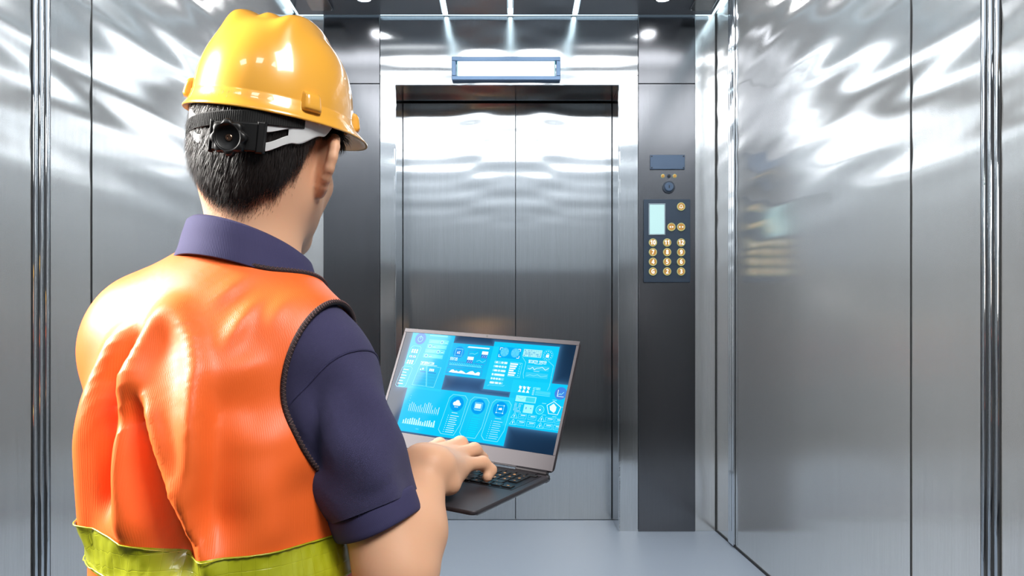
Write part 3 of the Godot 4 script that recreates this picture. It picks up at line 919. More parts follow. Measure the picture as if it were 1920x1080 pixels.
func build_person() -> void:
	frames()
	person_materials()
	var man := thing("person", "man in orange vest and navy polo shirt seen from behind, typing on a laptop", "person", BC)
	var local := func(m: MB) -> MB:
		for i in m.v.size(): m.v[i] -= BC
		return m
	# ---- body: one skin
	var skin := MB.new()
	var hb := head_blob()
	var head := blob_mesh(hb, 0.0032, HB, HC, Vector3(-0.125, -0.26, -0.16), Vector3(0.125, 0.145, 0.15))
	merge(skin, head)
	var ra := right_arm_blob()
	var arm := blob_mesh(ra, 0.0028, Basis(), Vector3.ZERO)
	arm = clip(arm, func(p: Vector3) -> float: return p.y - 1.19)
	merge(skin, arm)
	merge(skin, clip(blob_mesh(left_arm_blob(), 0.0045, Basis(), Vector3.ZERO), func(p: Vector3) -> float: return p.y - 1.25))
	var low := torso_blob(false)
	for s in [-1.0, 1.0]:
		low.chain([Vector3(s * 0.085, 0.9, 0), Vector3(s * 0.1, 0.5, 0.02), Vector3(s * 0.105, 0.09, -0.02)], [0.085, 0.055, 0.036], 0.04)
		low.cap(Vector3(s * 0.105, 0.05, -0.03), Vector3(s * 0.125, 0.035, 0.12), 0.036, 0.028, 0.03)
	for i in low.kind.size():   # the body stays a little inside the clothes
		if low.kind[i] == 0: low.ra[i] -= 0.012; low.rb[i] -= 0.012
		else: low.b[i] -= Vector3.ONE * 0.012
	merge(skin, blob_mesh(low, 0.014, BB, BC))
	part("body", local.call(skin), M.skin, man)
	for s in [-1.0, 1.0]:
		var ey := MB.new()
		ey.lathe(hp(s * 0.034, -0.002, 0.079) - BC, HB.z, [Vector2(0, -0.012), Vector2(0.009, -0.008), Vector2(0.0125, 0), Vector2(0.0095, 0.008), Vector2(0.005, 0.0115), Vector2(0, 0.0125)], 14, false)
		part("eye", ey, M.eye, man)
	build_hair(head, man)
	build_shirt(man)
	build_vest(man)
	# ---- trousers and shoes, below the frame
	var tr := Blob.new()
	tr.ell(Vector3(0, 0.93, 0.0), Vector3(0.185, 0.13, 0.135), 0.04)
	for s in [-1.0, 1.0]:
		tr.chain([Vector3(s * 0.085, 0.88, 0), Vector3(s * 0.1, 0.5, 0.02), Vector3(s * 0.105, 0.1, -0.02)], [0.1, 0.075, 0.068], 0.05)
	var tm := clip(blob_mesh(tr, 0.012, BB, BC, Vector3(-0.22, 0.04, -0.16), Vector3(0.22, 1.02, 0.16)), func(p: Vector3) -> float: return 0.06 - p.y)
	part("trousers", local.call(tm), M.trouser, man)
	for s in [-1.0, 1.0]:
		var sh := Blob.new()
		sh.cap(Vector3(s * 0.105, 0.05, -0.05), Vector3(s * 0.115, 0.045, 0.05), 0.045, 0.045, 0.03)
		sh.cap(Vector3(s * 0.115, 0.045, 0.05), Vector3(s * 0.128, 0.038, 0.15), 0.045, 0.038, 0.03)
		sh.cap(Vector3(s * 0.105, 0.06, -0.02), Vector3(s * 0.105, 0.11, -0.02), 0.046, 0.044, 0.02)
		var sm := blob_mesh(sh, 0.007, BB, BC)
		for i in sm.v.size(): sm.v[i].y = maxf(sm.v[i].y, 0.0)
		renormal(sm)
		part("shoe", local.call(sm), M.shoe, man)

func hairline(q: Vector3) -> float:   # head frame: above 0 where hair grows
	var phi := rad_to_deg(atan2(absf(q.x), -q.z))
	var keys := [[0, -0.094], [12, -0.092], [30, -0.072], [45, -0.042], [58, -0.006], [66, 0.014], [76, 0.024], [82, 0.018], [85, -0.04], [93, -0.046], [98, 0.03], [130, 0.06], [180, 0.07]]
	for i in keys.size() - 1:
		if phi <= keys[i + 1][0]:
			return q.y - lerpf(keys[i][1], keys[i + 1][1], smoothstep(0.0, 1.0, (phi - keys[i][0]) / float(keys[i + 1][0] - keys[i][0])))
	return q.y

func build_hair(head: MB, man: Node3D) -> void:
	# a close cap of hair, then strands growing out of it
	var cap := MB.new()
	cap.v = head.v.duplicate(); cap.n = head.n.duplicate(); cap.uv = head.uv.duplicate(); cap.idx = head.idx.duplicate()
	var notear := func(q: Vector3) -> bool: return absf(q.x) > 0.0815 and q.y < 0.032 and q.z > (-0.048 if q.x > 0 else -0.03) and q.z < (0.0 if q.x > 0 else 0.02)
	cap = clip(cap, func(p: Vector3) -> float:
		var q := to_head(p)
		return 1.0 if notear.call(q) else -hairline(q) + 0.024)
	var r := RandomNumberGenerator.new()
	r.seed = 5
	for i in cap.v.size():
		var q := to_head(cap.v[i])
		cap.v[i] += cap.n[i] * (0.0062 * smoothstep(0.0, 0.05, hairline(q) - 0.024))
	renormal(cap)
	for i in cap.v.size(): cap.v[i] -= BC
	var hair := part("hair", cap, M.hair_under, man)
	var st := MB.new()
	var area_sum := 0.0
	for t in range(0, head.idx.size(), 3):
		var a := head.v[head.idx[t]]; var b := head.v[head.idx[t + 1]]; var c := head.v[head.idx[t + 2]]
		var q := to_head((a + b + c) / 3.0)
		if q.y > 0.075 or notear.call(q): continue
		var h := hairline(q)
		if h < -0.012: continue
		var dens := smoothstep(-0.012, 0.035, h)
		dens = 0.06 * smoothstep(-0.012, 0.0, h) + pow(dens, 1.5)
		area_sum += (b - a).cross(c - a).length() * 0.5 * 760000.0 * dens
		while area_sum > 1.0:
			area_sum -= 1.0
			var u := r.randf(); var w := r.randf()
			if u + w > 1.0: u = 1.0 - u; w = 1.0 - w
			var p := a + (b - a) * u + (c - a) * w
			var n := head.n[head.idx[t]]
			var full := smoothstep(0.0, 0.06, h)
			p += n * 0.0062 * full
			# lie down the head, towards the nape, with a little disorder
			var down := (-HB.y - HB.z * 0.25 + HB.x * r.randf_range(-0.28, 0.28)).normalized()
			var flow := (down - n * down.dot(n)).normalized()
			var L := lerpf(0.004, 0.017, full) * r.randf_range(0.7, 1.25)
			var lift := r.randf_range(0.35, 0.95)
			var p1 := p + (flow * 0.75 + n * lift).normalized() * L * 0.55
			var p2 := p1 + (flow * 1.0 + n * lift * 0.35).normalized() * L * 0.6
			var side := flow.cross(n).normalized() * r.randf_range(0.00026, 0.0005) * lerpf(0.45, 1.0, full)
			var k := st.v.size()
			var nn := (n + side.normalized() * r.randf_range(-0.6, 0.6)).normalized()
			st.put(p - side - BC, nn); st.put(p + side - BC, nn)
			st.put(p1 - side * 0.8 - BC, nn); st.put(p1 + side * 0.8 - BC, nn); st.put(p2 - BC, nn)
			st.idx.append_array([k, k + 2, k + 1, k + 1, k + 2, k + 3, k + 2, k + 4, k + 3])
	var s := part("hair_strands", st, M.hair, hair)
	s.set_meta("kind", "stuff")

func sleeve_axis() -> Array:
	var d := arm_points()
	return [d.sh, d.el, (d.el - d.sh).normalized()]

func build_shirt(man: Node3D) -> void:
	var t := torso_blob(false)
	var sa := sleeve_axis()
	var a := to_body(sa[0]); var b := to_body(sa[1])
	var hem := a.lerp(b, 0.685)
	var dir := (b - a).normalized()
	t.cap(a, a.lerp(b, 0.45), 0.067, 0.066, 0.03)
	t.cap(a.lerp(b, 0.45), a.lerp(b, 0.9), 0.066, 0.053, 0.02)
	t.cap(a.lerp(b, 0.25) + Vector3(-0.012, 0, -0.012), a.lerp(b, 0.6) + Vector3(-0.006, 0, -0.008), 0.060, 0.056, 0.02)
	var la := Vector3(-0.125, 1.30, 0.04); var lb := Vector3(-0.115, 1.055, 0.10)
	t.cap(la, lb, 0.068, 0.064, 0.03)
	var m := blob_mesh(t, 0.0062, BB, BC, Vector3(-0.26, 0.88, -0.2), Vector3(0.34, 1.50, 0.26))
	# creases of the sleeve, running from the armpit and across above the hem
	for i in m.v.size():
		var q := to_body(m.v[i])
		var h := (q - a).dot(dir)
		var rad := q - a - dir * h
		var on := smoothstep(-0.03, 0.04, h) * smoothstep(0.25, 0.2, h)
		if q.x > 0.1:
			var ang := atan2(rad.z, rad.x)
			var f := 0.0035 * sin(ang * 3.0 + h * 22.0 + 0.6) + 0.0022 * sin(ang * 5.0 - h * 40.0)
			m.v[i] += m.n[i] * f * on
			var wp := Vector2(m.v[i].x, m.v[i].y)
			if q.z < 0.03:
				m.v[i] += m.n[i] * (-0.009 * ridge(wp, [Vector2(-0.242, 1.29), Vector2(-0.246, 1.238), Vector2(-0.25, 1.19), Vector2(-0.236, 1.15)], 0.013, 0.009)
					+ 0.005 * ridge(wp, [Vector2(-0.214, 1.285), Vector2(-0.224, 1.225), Vector2(-0.216, 1.15)], 0.012, 0.018)
					- 0.004 * ridge(wp, [Vector2(-0.13, 1.165), Vector2(-0.17, 1.14), Vector2(-0.21, 1.13)], 0.009, 0.009))
		m.uv[i] = Vector2(atan2(q.x, q.z) * 0.2, q.y) if h < 0.02 or q.x < 0.13 else Vector2(atan2(rad.z, rad.x) * 0.07, h)
	renormal(m)
	var nk := func(p: Vector3) -> float:
		var q := to_body(p)
		var hr := (q - a).dot(dir)
		var lr := (q - la).dot((lb - la).normalized())
		var v := -1.0
		if q.x > 0.12: v = maxf(v, hr - (hem - a).length() if (q - a - dir * hr).length() < 0.085 else -1.0)
		if q.x < -0.08 and q.z > 0.02: v = maxf(v, lr - 0.2 if (q - lb).length() < 0.16 else -1.0)
		v = maxf(v, 0.055 - Vector2(q.x - 0.032, q.z - 0.045).length() if q.y > 1.40 else -1.0)
		return maxf(v, 0.92 - q.y)
	m = clip(m, nk)
	for i in m.v.size(): m.v[i] -= BC
	var shirt := part("polo_shirt", m, M.navy, man)
	# cuffs
	var fx := dir.cross(Vector3(0, 0, 1)).normalized()
	var fz := fx.cross(dir).normalized()
	var cuff := MB.new()
	var prof := [[-0.006, 0.055], [-0.0055, 0.0588], [-0.003, 0.0602], [0.002, 0.0608], [0.022, 0.0604], [0.0265, 0.0596], [0.0285, 0.0582], [0.029, 0.0565], [0.027, 0.055], [0.02, 0.0545]]
	cuff.grid(64, prof.size(), func(i: int, j: int):
		var g := TAU * i / 64.0
		var rr: float = prof[j][1] + 0.0012 * sin(g * 3.0 + 1.0)
		var q: Vector3 = hem + dir * (prof[j][0] - 0.003 * cos(g * 2.0)) + (fx * cos(g) - fz * sin(g)) * rr
		return bp(q.x, q.y, q.z) - BC, true, Vector2(0.43, 0.04))
	part("sleeve_cuff", cuff, M.navy_rib, shirt)
	# seam where the sleeve is set in
	var cutp := Vector3(-0.239, 1.300, -0.93) - BC
	var cutn := Vector3(-0.72, 0.58, -0.38).normalized()
	var rims := []
	var arm_only := clip(m, func(w: Vector3) -> float: return 0.09 - BB.x.dot(w))
	clip(arm_only, func(w: Vector3) -> float: return cutn.dot(w - cutp), rims)
	if rims.size() > 0:
		var seam := []
		var rim: Array = longest(rims)
		for k in rim.size(): seam.push_back(rim[k][0] + rim[k][1] * 0.0002)
		for k in 4:
			for q in range(1, seam.size() - 1): seam[q] = (seam[q - 1] + seam[q] * 2.0 + seam[q + 1]) / 4.0
		var sb := MB.new()
		sb.tube(seam, [0.0017], 6, false)
		part("shoulder_seam", sb, M.navy_rib, shirt)
	# collar: stand and fall, open at the front
	var col := MB.new()
	var pr := [[0.0, -0.004, 0.020], [0.002, 0.0, 0.044], [0.007, 0.0, 0.050], [0.012, 0.0, 0.046], [0.017, 0.0, 0.028], [0.021, 0.0, 0.010], [0.026, 0.0, -0.006], [0.024, 0.0, -0.009], [0.018, 0.0, -0.004], [0.010, 0.0, 0.010]]
	col.grid(90, pr.size(), func(i: int, j: int):
		var g := deg_to_rad(lerpf(-158.0, 158.0, i / 89.0))       # 0 at the nape
		var c := cos(g); var s := sin(g)
		var low := 0.5 - 0.5 * c
		var rx: float = 0.064 + 1.15 * pr[j][0]; var rz: float = 0.072 + 1.25 * pr[j][0]
		var fall: float = pr[j][2] * (1.0 + 0.25 * low if pr[j][2] > 0.0 else 0.6)
		var y := 1.446 + fall - 0.060 * low - 0.015 * s
		return bp(0.028 + s * rx * (1.07 if s > 0.0 else 1.0), y, 0.034 - c * rz + 0.018 * low) - BC, false, Vector2(0.4, 0.08))
	part("collar", col, M.navy_rib, shirt)

func build_vest(man: Node3D) -> void:
	var t := torso_blob(true)
	for i in t.kind.size():
		if t.kind[i] == 0 and t.a[i].y > 1.3: t.ra[i] += 0.011; t.rb[i] += 0.011
	var m := blob_mesh(t, 0.0056, BB, BC, Vector3(-0.33, 0.86, -0.22), Vector3(0.33, 1.54, 0.22))
	for i in m.v.size():
		var q := to_body(m.v[i])
		m.uv[i] = Vector2(atan2(q.x, -q.z) * 0.23, q.y)
		var back := smoothstep(0.05, -0.04, q.z)
		if back > 0.0:
			m.v[i] += m.n[i] * back * folds(Vector2(q.x, q.y))
		else:
			m.v[i] += m.n[i] * 0.004 * sin(q.x * 40.0 + q.y * 6.0) * smoothstep(1.3, 1.1, q.y)
	relax(m, 3, 0.5)
	var rims := []
	m = clip(m, func(p: Vector3) -> float: return -armhole(to_body(p), true) * 0.1, rims)
	var right_rim: Array = longest(rims)
	rims = []
	m = clip(m, func(p: Vector3) -> float: return -armhole(to_body(p), false) * 0.1, rims)
	var left_rim: Array = longest(rims)
	rims = []
	m = clip(m, func(p: Vector3) -> float:
		var q := to_body(p)
		return 0.089 - Vector2((q.x - 0.040) * 0.90, (q.z - 0.034) * 1.0).length() if q.y > 1.28 else -1.0, rims)
	var neck_rim: Array = longest(rims)
	m = clip(m, func(p: Vector3) -> float: return 0.945 - p.y)
	var inner := MB.new()
	merge(inner, m)
	var vest_mesh := MB.new()
	merge(vest_mesh, m)
	# reflective band laid on the cloth
	var bm := MB.new()
	merge(bm, m)
	var r := RandomNumberGenerator.new()
	r.seed = 8
	var nz := FastNoiseLite.new()
	nz.seed = 3
	nz.frequency = 28.0
	var yb := func(q: Vector3) -> float:
		return 1.080 - 0.032 * smoothstep(-0.14, 0.10, q.x) + 0.002 * smoothstep(0.09, 0.2, q.x)
	bm = clip(bm, func(p: Vector3) -> float:
		var q := to_body(p)
		return absf(q.y - yb.call(q)) - 0.0285)
	for i in bm.v.size():
		var q := to_body(bm.v[i])
		var e := 1.0 - absf(q.y - yb.call(q)) / 0.0285
		var ang := atan2(q.x, -q.z) * 0.23
		bm.v[i] += bm.n[i] * (0.0018 + 0.0022 * nz.get_noise_2d(ang * 3.2, q.y * 0.9) * smoothstep(0, 0.2, e))
	renormal(bm)
	# cloth has a thickness: an inner face too
	for i in vest_mesh.v.size(): vest_mesh.v[i] -= BC
	var vest := part("safety_vest", vest_mesh, M.vest, man)
	for i in bm.v.size(): bm.v[i] -= BC
	var band := part("reflective_band", bm, M.band, vest)
	# stitched edges of the band
	for s in [-1.0, 1.0]:
		var st := MB.new()
		var edge := []
		for k in 160:
			var g := lerpf(-2.2, 2.2, k / 159.0)
			var w := Vector3(sin(g), 0, -cos(g))
			var o := Vector3(0, 0, 0)
			o.y = yb.call(Vector3(w.x * 0.2, 0, 0)) + s * 0.0272
			var rr := 0.10
			while t.dist(o + w * rr) < -0.001 and rr < 0.32: rr += 0.002
			var q := o + w * rr
			rr += folds(Vector2(q.x, q.y)) * smoothstep(0.05, -0.04, q.z) + 0.0035
			q = o + w * rr
			edge.push_back(bp(q.x, q.y, q.z) - BC)
		st.tube(edge, [0.0011], 5, false)
		part("stitching", st, M.band, band)
	# bound edges round the armholes and the neck
	for rim in [right_rim, left_rim, neck_rim]:
		var pts := rim_points(rim, 0.004, 10)
		var e := MB.new()
		var line := []
		for p in pts: line.push_back(p[0] - BC)
		line.push_back(line[0]); line.push_back(line[1])
		e.tube(line, [0.0037], 8, false, 1.0)
		var tr := part("edge_binding", e, M.trim, vest)
		# overlock thread, zigzag round the edge
		var z := MB.new()
		var total := line.size() * 2
		var zig := []
		for k in total:
			var i := k / 2
			if i >= pts.size(): break
			var t0: Vector3 = (pts[(i + 1) % pts.size()][0] - pts[i][0]).normalized()
			var n0: Vector3 = pts[i][1]
			var s0 := t0.cross(n0)
			zig.push_back(pts[i][0] - BC + t0 * (0.002 if k % 2 else 0.0) + n0 * 0.0034 + s0 * (0.0028 if k % 2 else -0.0028))
		z.tube(zig, [0.0006], 4, false)
		part("overlock_thread", z, M.thread, tr)

func longest(rims: Array) -> Array:
	var best: Array = rims[0]
	for r in rims:
		if r.size() > best.size(): best = r
	return best

# creases of the vest's back, body frame x and height
func folds(p: Vector2) -> float:
	if RIDGES.is_empty():
		RIDGES = [   # width on the left, width on the right, height, line from the top down
			[0.016, 0.018, 0.015, [Vector2(0.012, 1.40), Vector2(0.0, 1.35), Vector2(-0.014, 1.312), Vector2(-0.021, 1.256), Vector2(-0.019, 1.18), Vector2(-0.012, 1.105), Vector2(-0.014, 1.07)]],
			[0.008, 0.012, 0.013, [Vector2(-0.008, 1.30), Vector2(0.002, 1.27), Vector2(0.014, 1.244), Vector2(0.034, 1.197), Vector2(0.049, 1.16), Vector2(0.069, 1.115), Vector2(0.09, 1.055), Vector2(0.10, 1.02)]],
			[0.036, 0.011, -0.026, [Vector2(-0.004, 1.29), Vector2(0.002, 1.24), Vector2(0.018, 1.19), Vector2(0.034, 1.145), Vector2(0.056, 1.09), Vector2(0.072, 1.04)]],
			[0.016, 0.012, 0.012, [Vector2(0.008, 1.395), Vector2(0.028, 1.36), Vector2(0.052, 1.328), Vector2(0.066, 1.295), Vector2(0.073, 1.255), Vector2(0.075, 1.20), Vector2(0.072, 1.15), Vector2(0.07, 1.11)]],
			[0.014, 0.034, -0.016, [Vector2(0.084, 1.30), Vector2(0.096, 1.25), Vector2(0.098, 1.19), Vector2(0.092, 1.14), Vector2(0.098, 1.07)]],
			[0.012, 0.010, 0.007, [Vector2(0.112, 1.40), Vector2(0.101, 1.365), Vector2(0.093, 1.335), Vector2(0.085, 1.30)]],
			[0.012, 0.008, 0.005, [Vector2(0.092, 1.425), Vector2(0.075, 1.399), Vector2(0.055, 1.365)]],
			[0.012, 0.010, 0.0045, [Vector2(0.142, 1.40), Vector2(0.133, 1.37), Vector2(0.128, 1.33)]],
			[0.012, 0.014, 0.006, [Vector2(0.09, 1.285), Vector2(0.115, 1.298), Vector2(0.14, 1.318)]],
			[0.022, 0.03, -0.009, [Vector2(0.118, 1.30), Vector2(0.126, 1.275), Vector2(0.138, 1.24), Vector2(0.15, 1.20)]],
			[0.03, 0.02, 0.007, [Vector2(0.14, 1.20), Vector2(0.146, 1.15), Vector2(0.146, 1.06)]],
			[0.02, 0.014, 0.011, [Vector2(-0.046, 1.37), Vector2(-0.062, 1.33), Vector2(-0.08, 1.275), Vector2(-0.09, 1.20), Vector2(-0.088, 1.10), Vector2(-0.086, 1.06)]],
			[0.012, 0.016, -0.015, [Vector2(-0.022, 1.365), Vector2(-0.034, 1.32), Vector2(-0.052, 1.283), Vector2(-0.050, 1.225), Vector2(-0.048, 1.15), Vector2(-0.046, 1.10)]],
			[0.03, 0.02, -0.010, [Vector2(0.17, 1.19), Vector2(0.182, 1.13), Vector2(0.178, 1.03)]]]
	var s := 0.0010 * sin(p.x * 55.0 + 4.0 * sin(p.y * 9.0)) * smoothstep(1.36, 1.28, p.y)
	for r in RIDGES: s += 1.25 * r[2] * ridge(p, r[3], r[0], r[1])
	return s

var RIDGES := []   # filled once

# ---------------------------------------------------------------- smooth solids
class Blob:
	var kind := PackedInt32Array()
	var a := PackedVector3Array()
	var b := PackedVector3Array()
	var ra := PackedFloat32Array()
	var rb := PackedFloat32Array()
	var kk := PackedFloat32Array()
	func cap(p: Vector3, q: Vector3, r0: float, r1: float, k := 0.02) -> void:
		kind.push_back(0); a.push_back(p); b.push_back(q); ra.push_back(r0); rb.push_back(r1); kk.push_back(k)
	func chain(pts: Array, rad: Array, k := 0.02, k0 := -1.0) -> void:
		for i in pts.size() - 1:
			cap(pts[i], pts[i + 1], rad[i], rad[i + 1], k0 if i == 0 and k0 >= 0.0 else k)
	func ell(c: Vector3, r: Vector3, k := 0.03) -> void:
		kind.push_back(1); a.push_back(c); b.push_back(r); ra.push_back(0); rb.push_back(0); kk.push_back(k)
	func dist(p: Vector3) -> float:
		var d := 1e3
		for i in kind.size():
			var e: float
			if kind[i] == 0:
				var pa := p - a[i]
				var ba := b[i] - a[i]
				var h := clampf(pa.dot(ba) / maxf(ba.length_squared(), 1e-9), 0.0, 1.0)
				e = (pa - ba * h).length() - lerpf(ra[i], rb[i], h)
			else:
				var q := p - a[i]
				var r := b[i]
				var k0 := (q / r).length()
				var k1 := (q / (r * r)).length()
				e = k0 * (k0 - 1.0) / maxf(k1, 1e-6)
			var k := kk[i]
			var g := maxf(k - absf(d - e), 0.0)
			d = minf(d, e) - (g * g / (4.0 * k) if k > 0.0 else 0.0)
		return d

# surface nets over the cells near the surface of f
func nets(f: Callable, lo: Vector3, hi: Vector3, cell: float) -> MB:
	var bs := 4
	var nb := Vector3i(((hi - lo) / (cell * bs)).ceil())
	var n := nb * bs + Vector3i.ONE
	var sx := 1; var sy := n.x; var sz := n.x * n.y
	var val := PackedFloat32Array(); val.resize(sz * n.z); val.fill(1e9)
	var vid := PackedInt32Array(); vid.resize(sz * n.z); vid.fill(-1)
	var mb := MB.new()
	var reach := cell * bs * 0.87 * 1.5 + cell
	var active: Array[Vector3i] = []
	for z in nb.z:
		for y in nb.y:
			for x in nb.x:
				var c := lo + Vector3(x + 0.5, y + 0.5, z + 0.5) * cell * bs
				if absf(f.call(c)) < reach: active.push_back(Vector3i(x, y, z) * bs)
	for o in active:
		for z in range(o.z, o.z + bs + 1):
			for y in range(o.y, o.y + bs + 1):
				for x in range(o.x, o.x + bs + 1):
					var q := x + y * sy + z * sz
					if val[q] > 1e8: val[q] = f.call(lo + Vector3(x, y, z) * cell)
	var off := [0, sx, sy, sx + sy, sz, sx + sz, sy + sz, sx + sy + sz]
	var cor := [Vector3(0, 0, 0), Vector3(1, 0, 0), Vector3(0, 1, 0), Vector3(1, 1, 0), Vector3(0, 0, 1), Vector3(1, 0, 1), Vector3(0, 1, 1), Vector3(1, 1, 1)]
	var edges := [[0, 1], [2, 3], [4, 5], [6, 7], [0, 2], [1, 3], [4, 6], [5, 7], [0, 4], [1, 5], [2, 6], [3, 7]]
	var made: Array[Vector3i] = []
	for o in active:
		for z in range(o.z, o.z + bs):
			for y in range(o.y, o.y + bs):
				for x in range(o.x, o.x + bs):
					var q := x + y * sy + z * sz
					var inside := 0
					for k in 8:
						if val[q + off[k]] < 0.0: inside += 1
					if inside == 0 or inside == 8: continue
					var s := Vector3.ZERO
					var m := 0
					for e in edges:
						var u := val[q + off[e[0]]]; var w := val[q + off[e[1]]]
						if (u < 0.0) != (w < 0.0):
							s += cor[e[0]].lerp(cor[e[1]], u / (u - w)); m += 1
					vid[q] = mb.put(lo + (Vector3(x, y, z) + s / m) * cell, Vector3.ZERO)
					made.push_back(Vector3i(x, y, z))
	for c in made:
		var q := c.x + c.y * sy + c.z * sz
		for ax in 3:
			if c[(ax + 1) % 3] == 0 or c[(ax + 2) % 3] == 0: continue
			var st: int = [sx, sy, sz][ax]
			var s1: int = [sx, sy, sz][(ax + 1) % 3]
			var s2: int = [sx, sy, sz][(ax + 2) % 3]
			var u := val[q]; var w := val[q + st]
			if (u < 0.0) == (w < 0.0) or u > 1e8 or w > 1e8: continue
			var p := [vid[q - s1 - s2], vid[q - s2], vid[q], vid[q - s1]]
			if p.min() < 0: continue
			if u < 0.0: mb.idx.append_array([p[0], p[2], p[1], p[0], p[3], p[2]])
			else: mb.idx.append_array([p[0], p[1], p[2], p[0], p[2], p[3]])
	mb.smooth(0)
	return mb

# a few rounds of smoothing
func relax(mb: MB, rounds: int, amount := 0.5) -> void:
	for r in rounds:
		var s := PackedVector3Array(); s.resize(mb.v.size())
		var c := PackedFloat32Array(); c.resize(mb.v.size())
		for t in range(0, mb.idx.size(), 3):
			for k in 3:
				var i := mb.idx[t + k]; var j := mb.idx[t + (k + 1) % 3]
				s[i] += mb.v[j]; c[i] += 1.0
		for i in mb.v.size():
			if c[i] > 0.0: mb.v[i] = mb.v[i].lerp(s[i] / c[i], amount)
	renormal(mb)

func renormal(mb: MB) -> void:
	mb.n.fill(Vector3.ZERO)
	mb.smooth(0)

# keep what has g(position) < 0; rims come back as chains of points with their normals
func clip(mb: MB, g: Callable, rims = null) -> MB:
	var out := MB.new()
	var val := PackedFloat32Array(); val.resize(mb.v.size())
	for i in mb.v.size(): val[i] = g.call(mb.v[i])
	var map := PackedInt32Array(); map.resize(mb.v.size()); map.fill(-1)
	var cut := {}
	var nxt := {}
	for t in range(0, mb.idx.size(), 3):
		var poly := []
		var rim := []
		for k in 3:
			var i := mb.idx[t + k]; var j := mb.idx[t + (k + 1) % 3]
			if val[i] < 0.0:
				if map[i] < 0:
					map[i] = out.put(mb.v[i], mb.n[i], mb.uv[i])
				poly.push_back(map[i])
			if (val[i] < 0.0) != (val[j] < 0.0):
				var key := Vector2i(mini(i, j), maxi(i, j))
				if not cut.has(key):
					var h := val[i] / (val[i] - val[j])
					cut[key] = out.put(mb.v[i].lerp(mb.v[j], h), mb.n[i].lerp(mb.n[j], h).normalized(), mb.uv[i].lerp(mb.uv[j], h))
				poly.push_back(cut[key])
				rim.push_back(cut[key])
		for k in range(1, poly.size() - 1):
			out.idx.append_array([poly[0], poly[k], poly[k + 1]])
		if rim.size() == 2:
			for k in 2:
				if not nxt.has(rim[k]): nxt[rim[k]] = []
				nxt[rim[k]].push_back(rim[1 - k])
	if rims != null:
		var seen := {}
		for s in nxt:
			if seen.has(s): continue
			var line := [s]
			seen[s] = true
			var at: int = s
			while true:
				var go := -1
				for c in nxt[at]:
					if not seen.has(c): go = c; break
				if go < 0: break
				seen[go] = true
				line.push_back(go)
				at = go
			if line.size() > 12:
				var pts := []
				for i in line: pts.push_back([out.v[i], out.n[i]])
				rims.push_back(pts)
	return out

# even, smoothed points along a closed rim
func rim_points(rim: Array, step: float, rounds := 3) -> Array:
	var p := []
	for r in rim: p.push_back(r)
	for k in rounds:
		var q := []
		var m := p.size()
		for i in m:
			var u: Array = p[(i + m - 1) % m]; var w: Array = p[(i + 1) % m]
			q.push_back([(u[0] + p[i][0] * 2 + w[0]) / 4.0, (u[1] + p[i][1] * 2 + w[1]).normalized()])
		p = q
	var out := [p[0]]
	for i in p.size():
		if (p[i][0] - out[-1][0]).length() >= step: out.push_back(p[i])
	return out

func merge(into: MB, from: MB) -> void:
	var k := into.v.size()
	into.v.append_array(from.v); into.n.append_array(from.n); into.uv.append_array(from.uv)
	for i in from.idx: into.idx.push_back(i + k)

# ---------------------------------------------------------------- hard hat
func dome(phi: float, th: float, grow := 0.0) -> Vector3:   # head frame; phi 0 at the back, th 0 at the rim
	var a := 0.1065 + grow; var back := 0.127 + grow; var front := 0.131 + grow; var h := 0.127 + grow
	var c := pow(cos(th), 0.70); var s := sin(th)
	var x := a * sin(phi) * c
	var z := -(back if cos(phi) > 0 else front) * cos(phi) * c
	var p := Vector3(x, 0.056 + h * s, z)
	# three pressed ridges running from front to back over the crown
	var up := smoothstep(0.55, 0.95, th) 
	var r := 0.0
	for k in [-1.0, 0.0, 1.0]:
		var len := smoothstep(-0.100 if k != 0.0 else -0.07, -0.055 if k != 0.0 else -0.045, p.z) * smoothstep(0.125, 0.09, p.z)
		var w := 0.0155 if k != 0.0 else 0.012
		r = maxf(r, (0.0120 if k != 0.0 else 0.006) * len * exp(-pow((p.x - k * 0.036) / w, 2.0)))
	r *= smoothstep(0.35, 0.75, th)
	var n := Vector3(x / (a * a), s / h * 0.9, z / (back * back)).normalized()
	return p + n * r

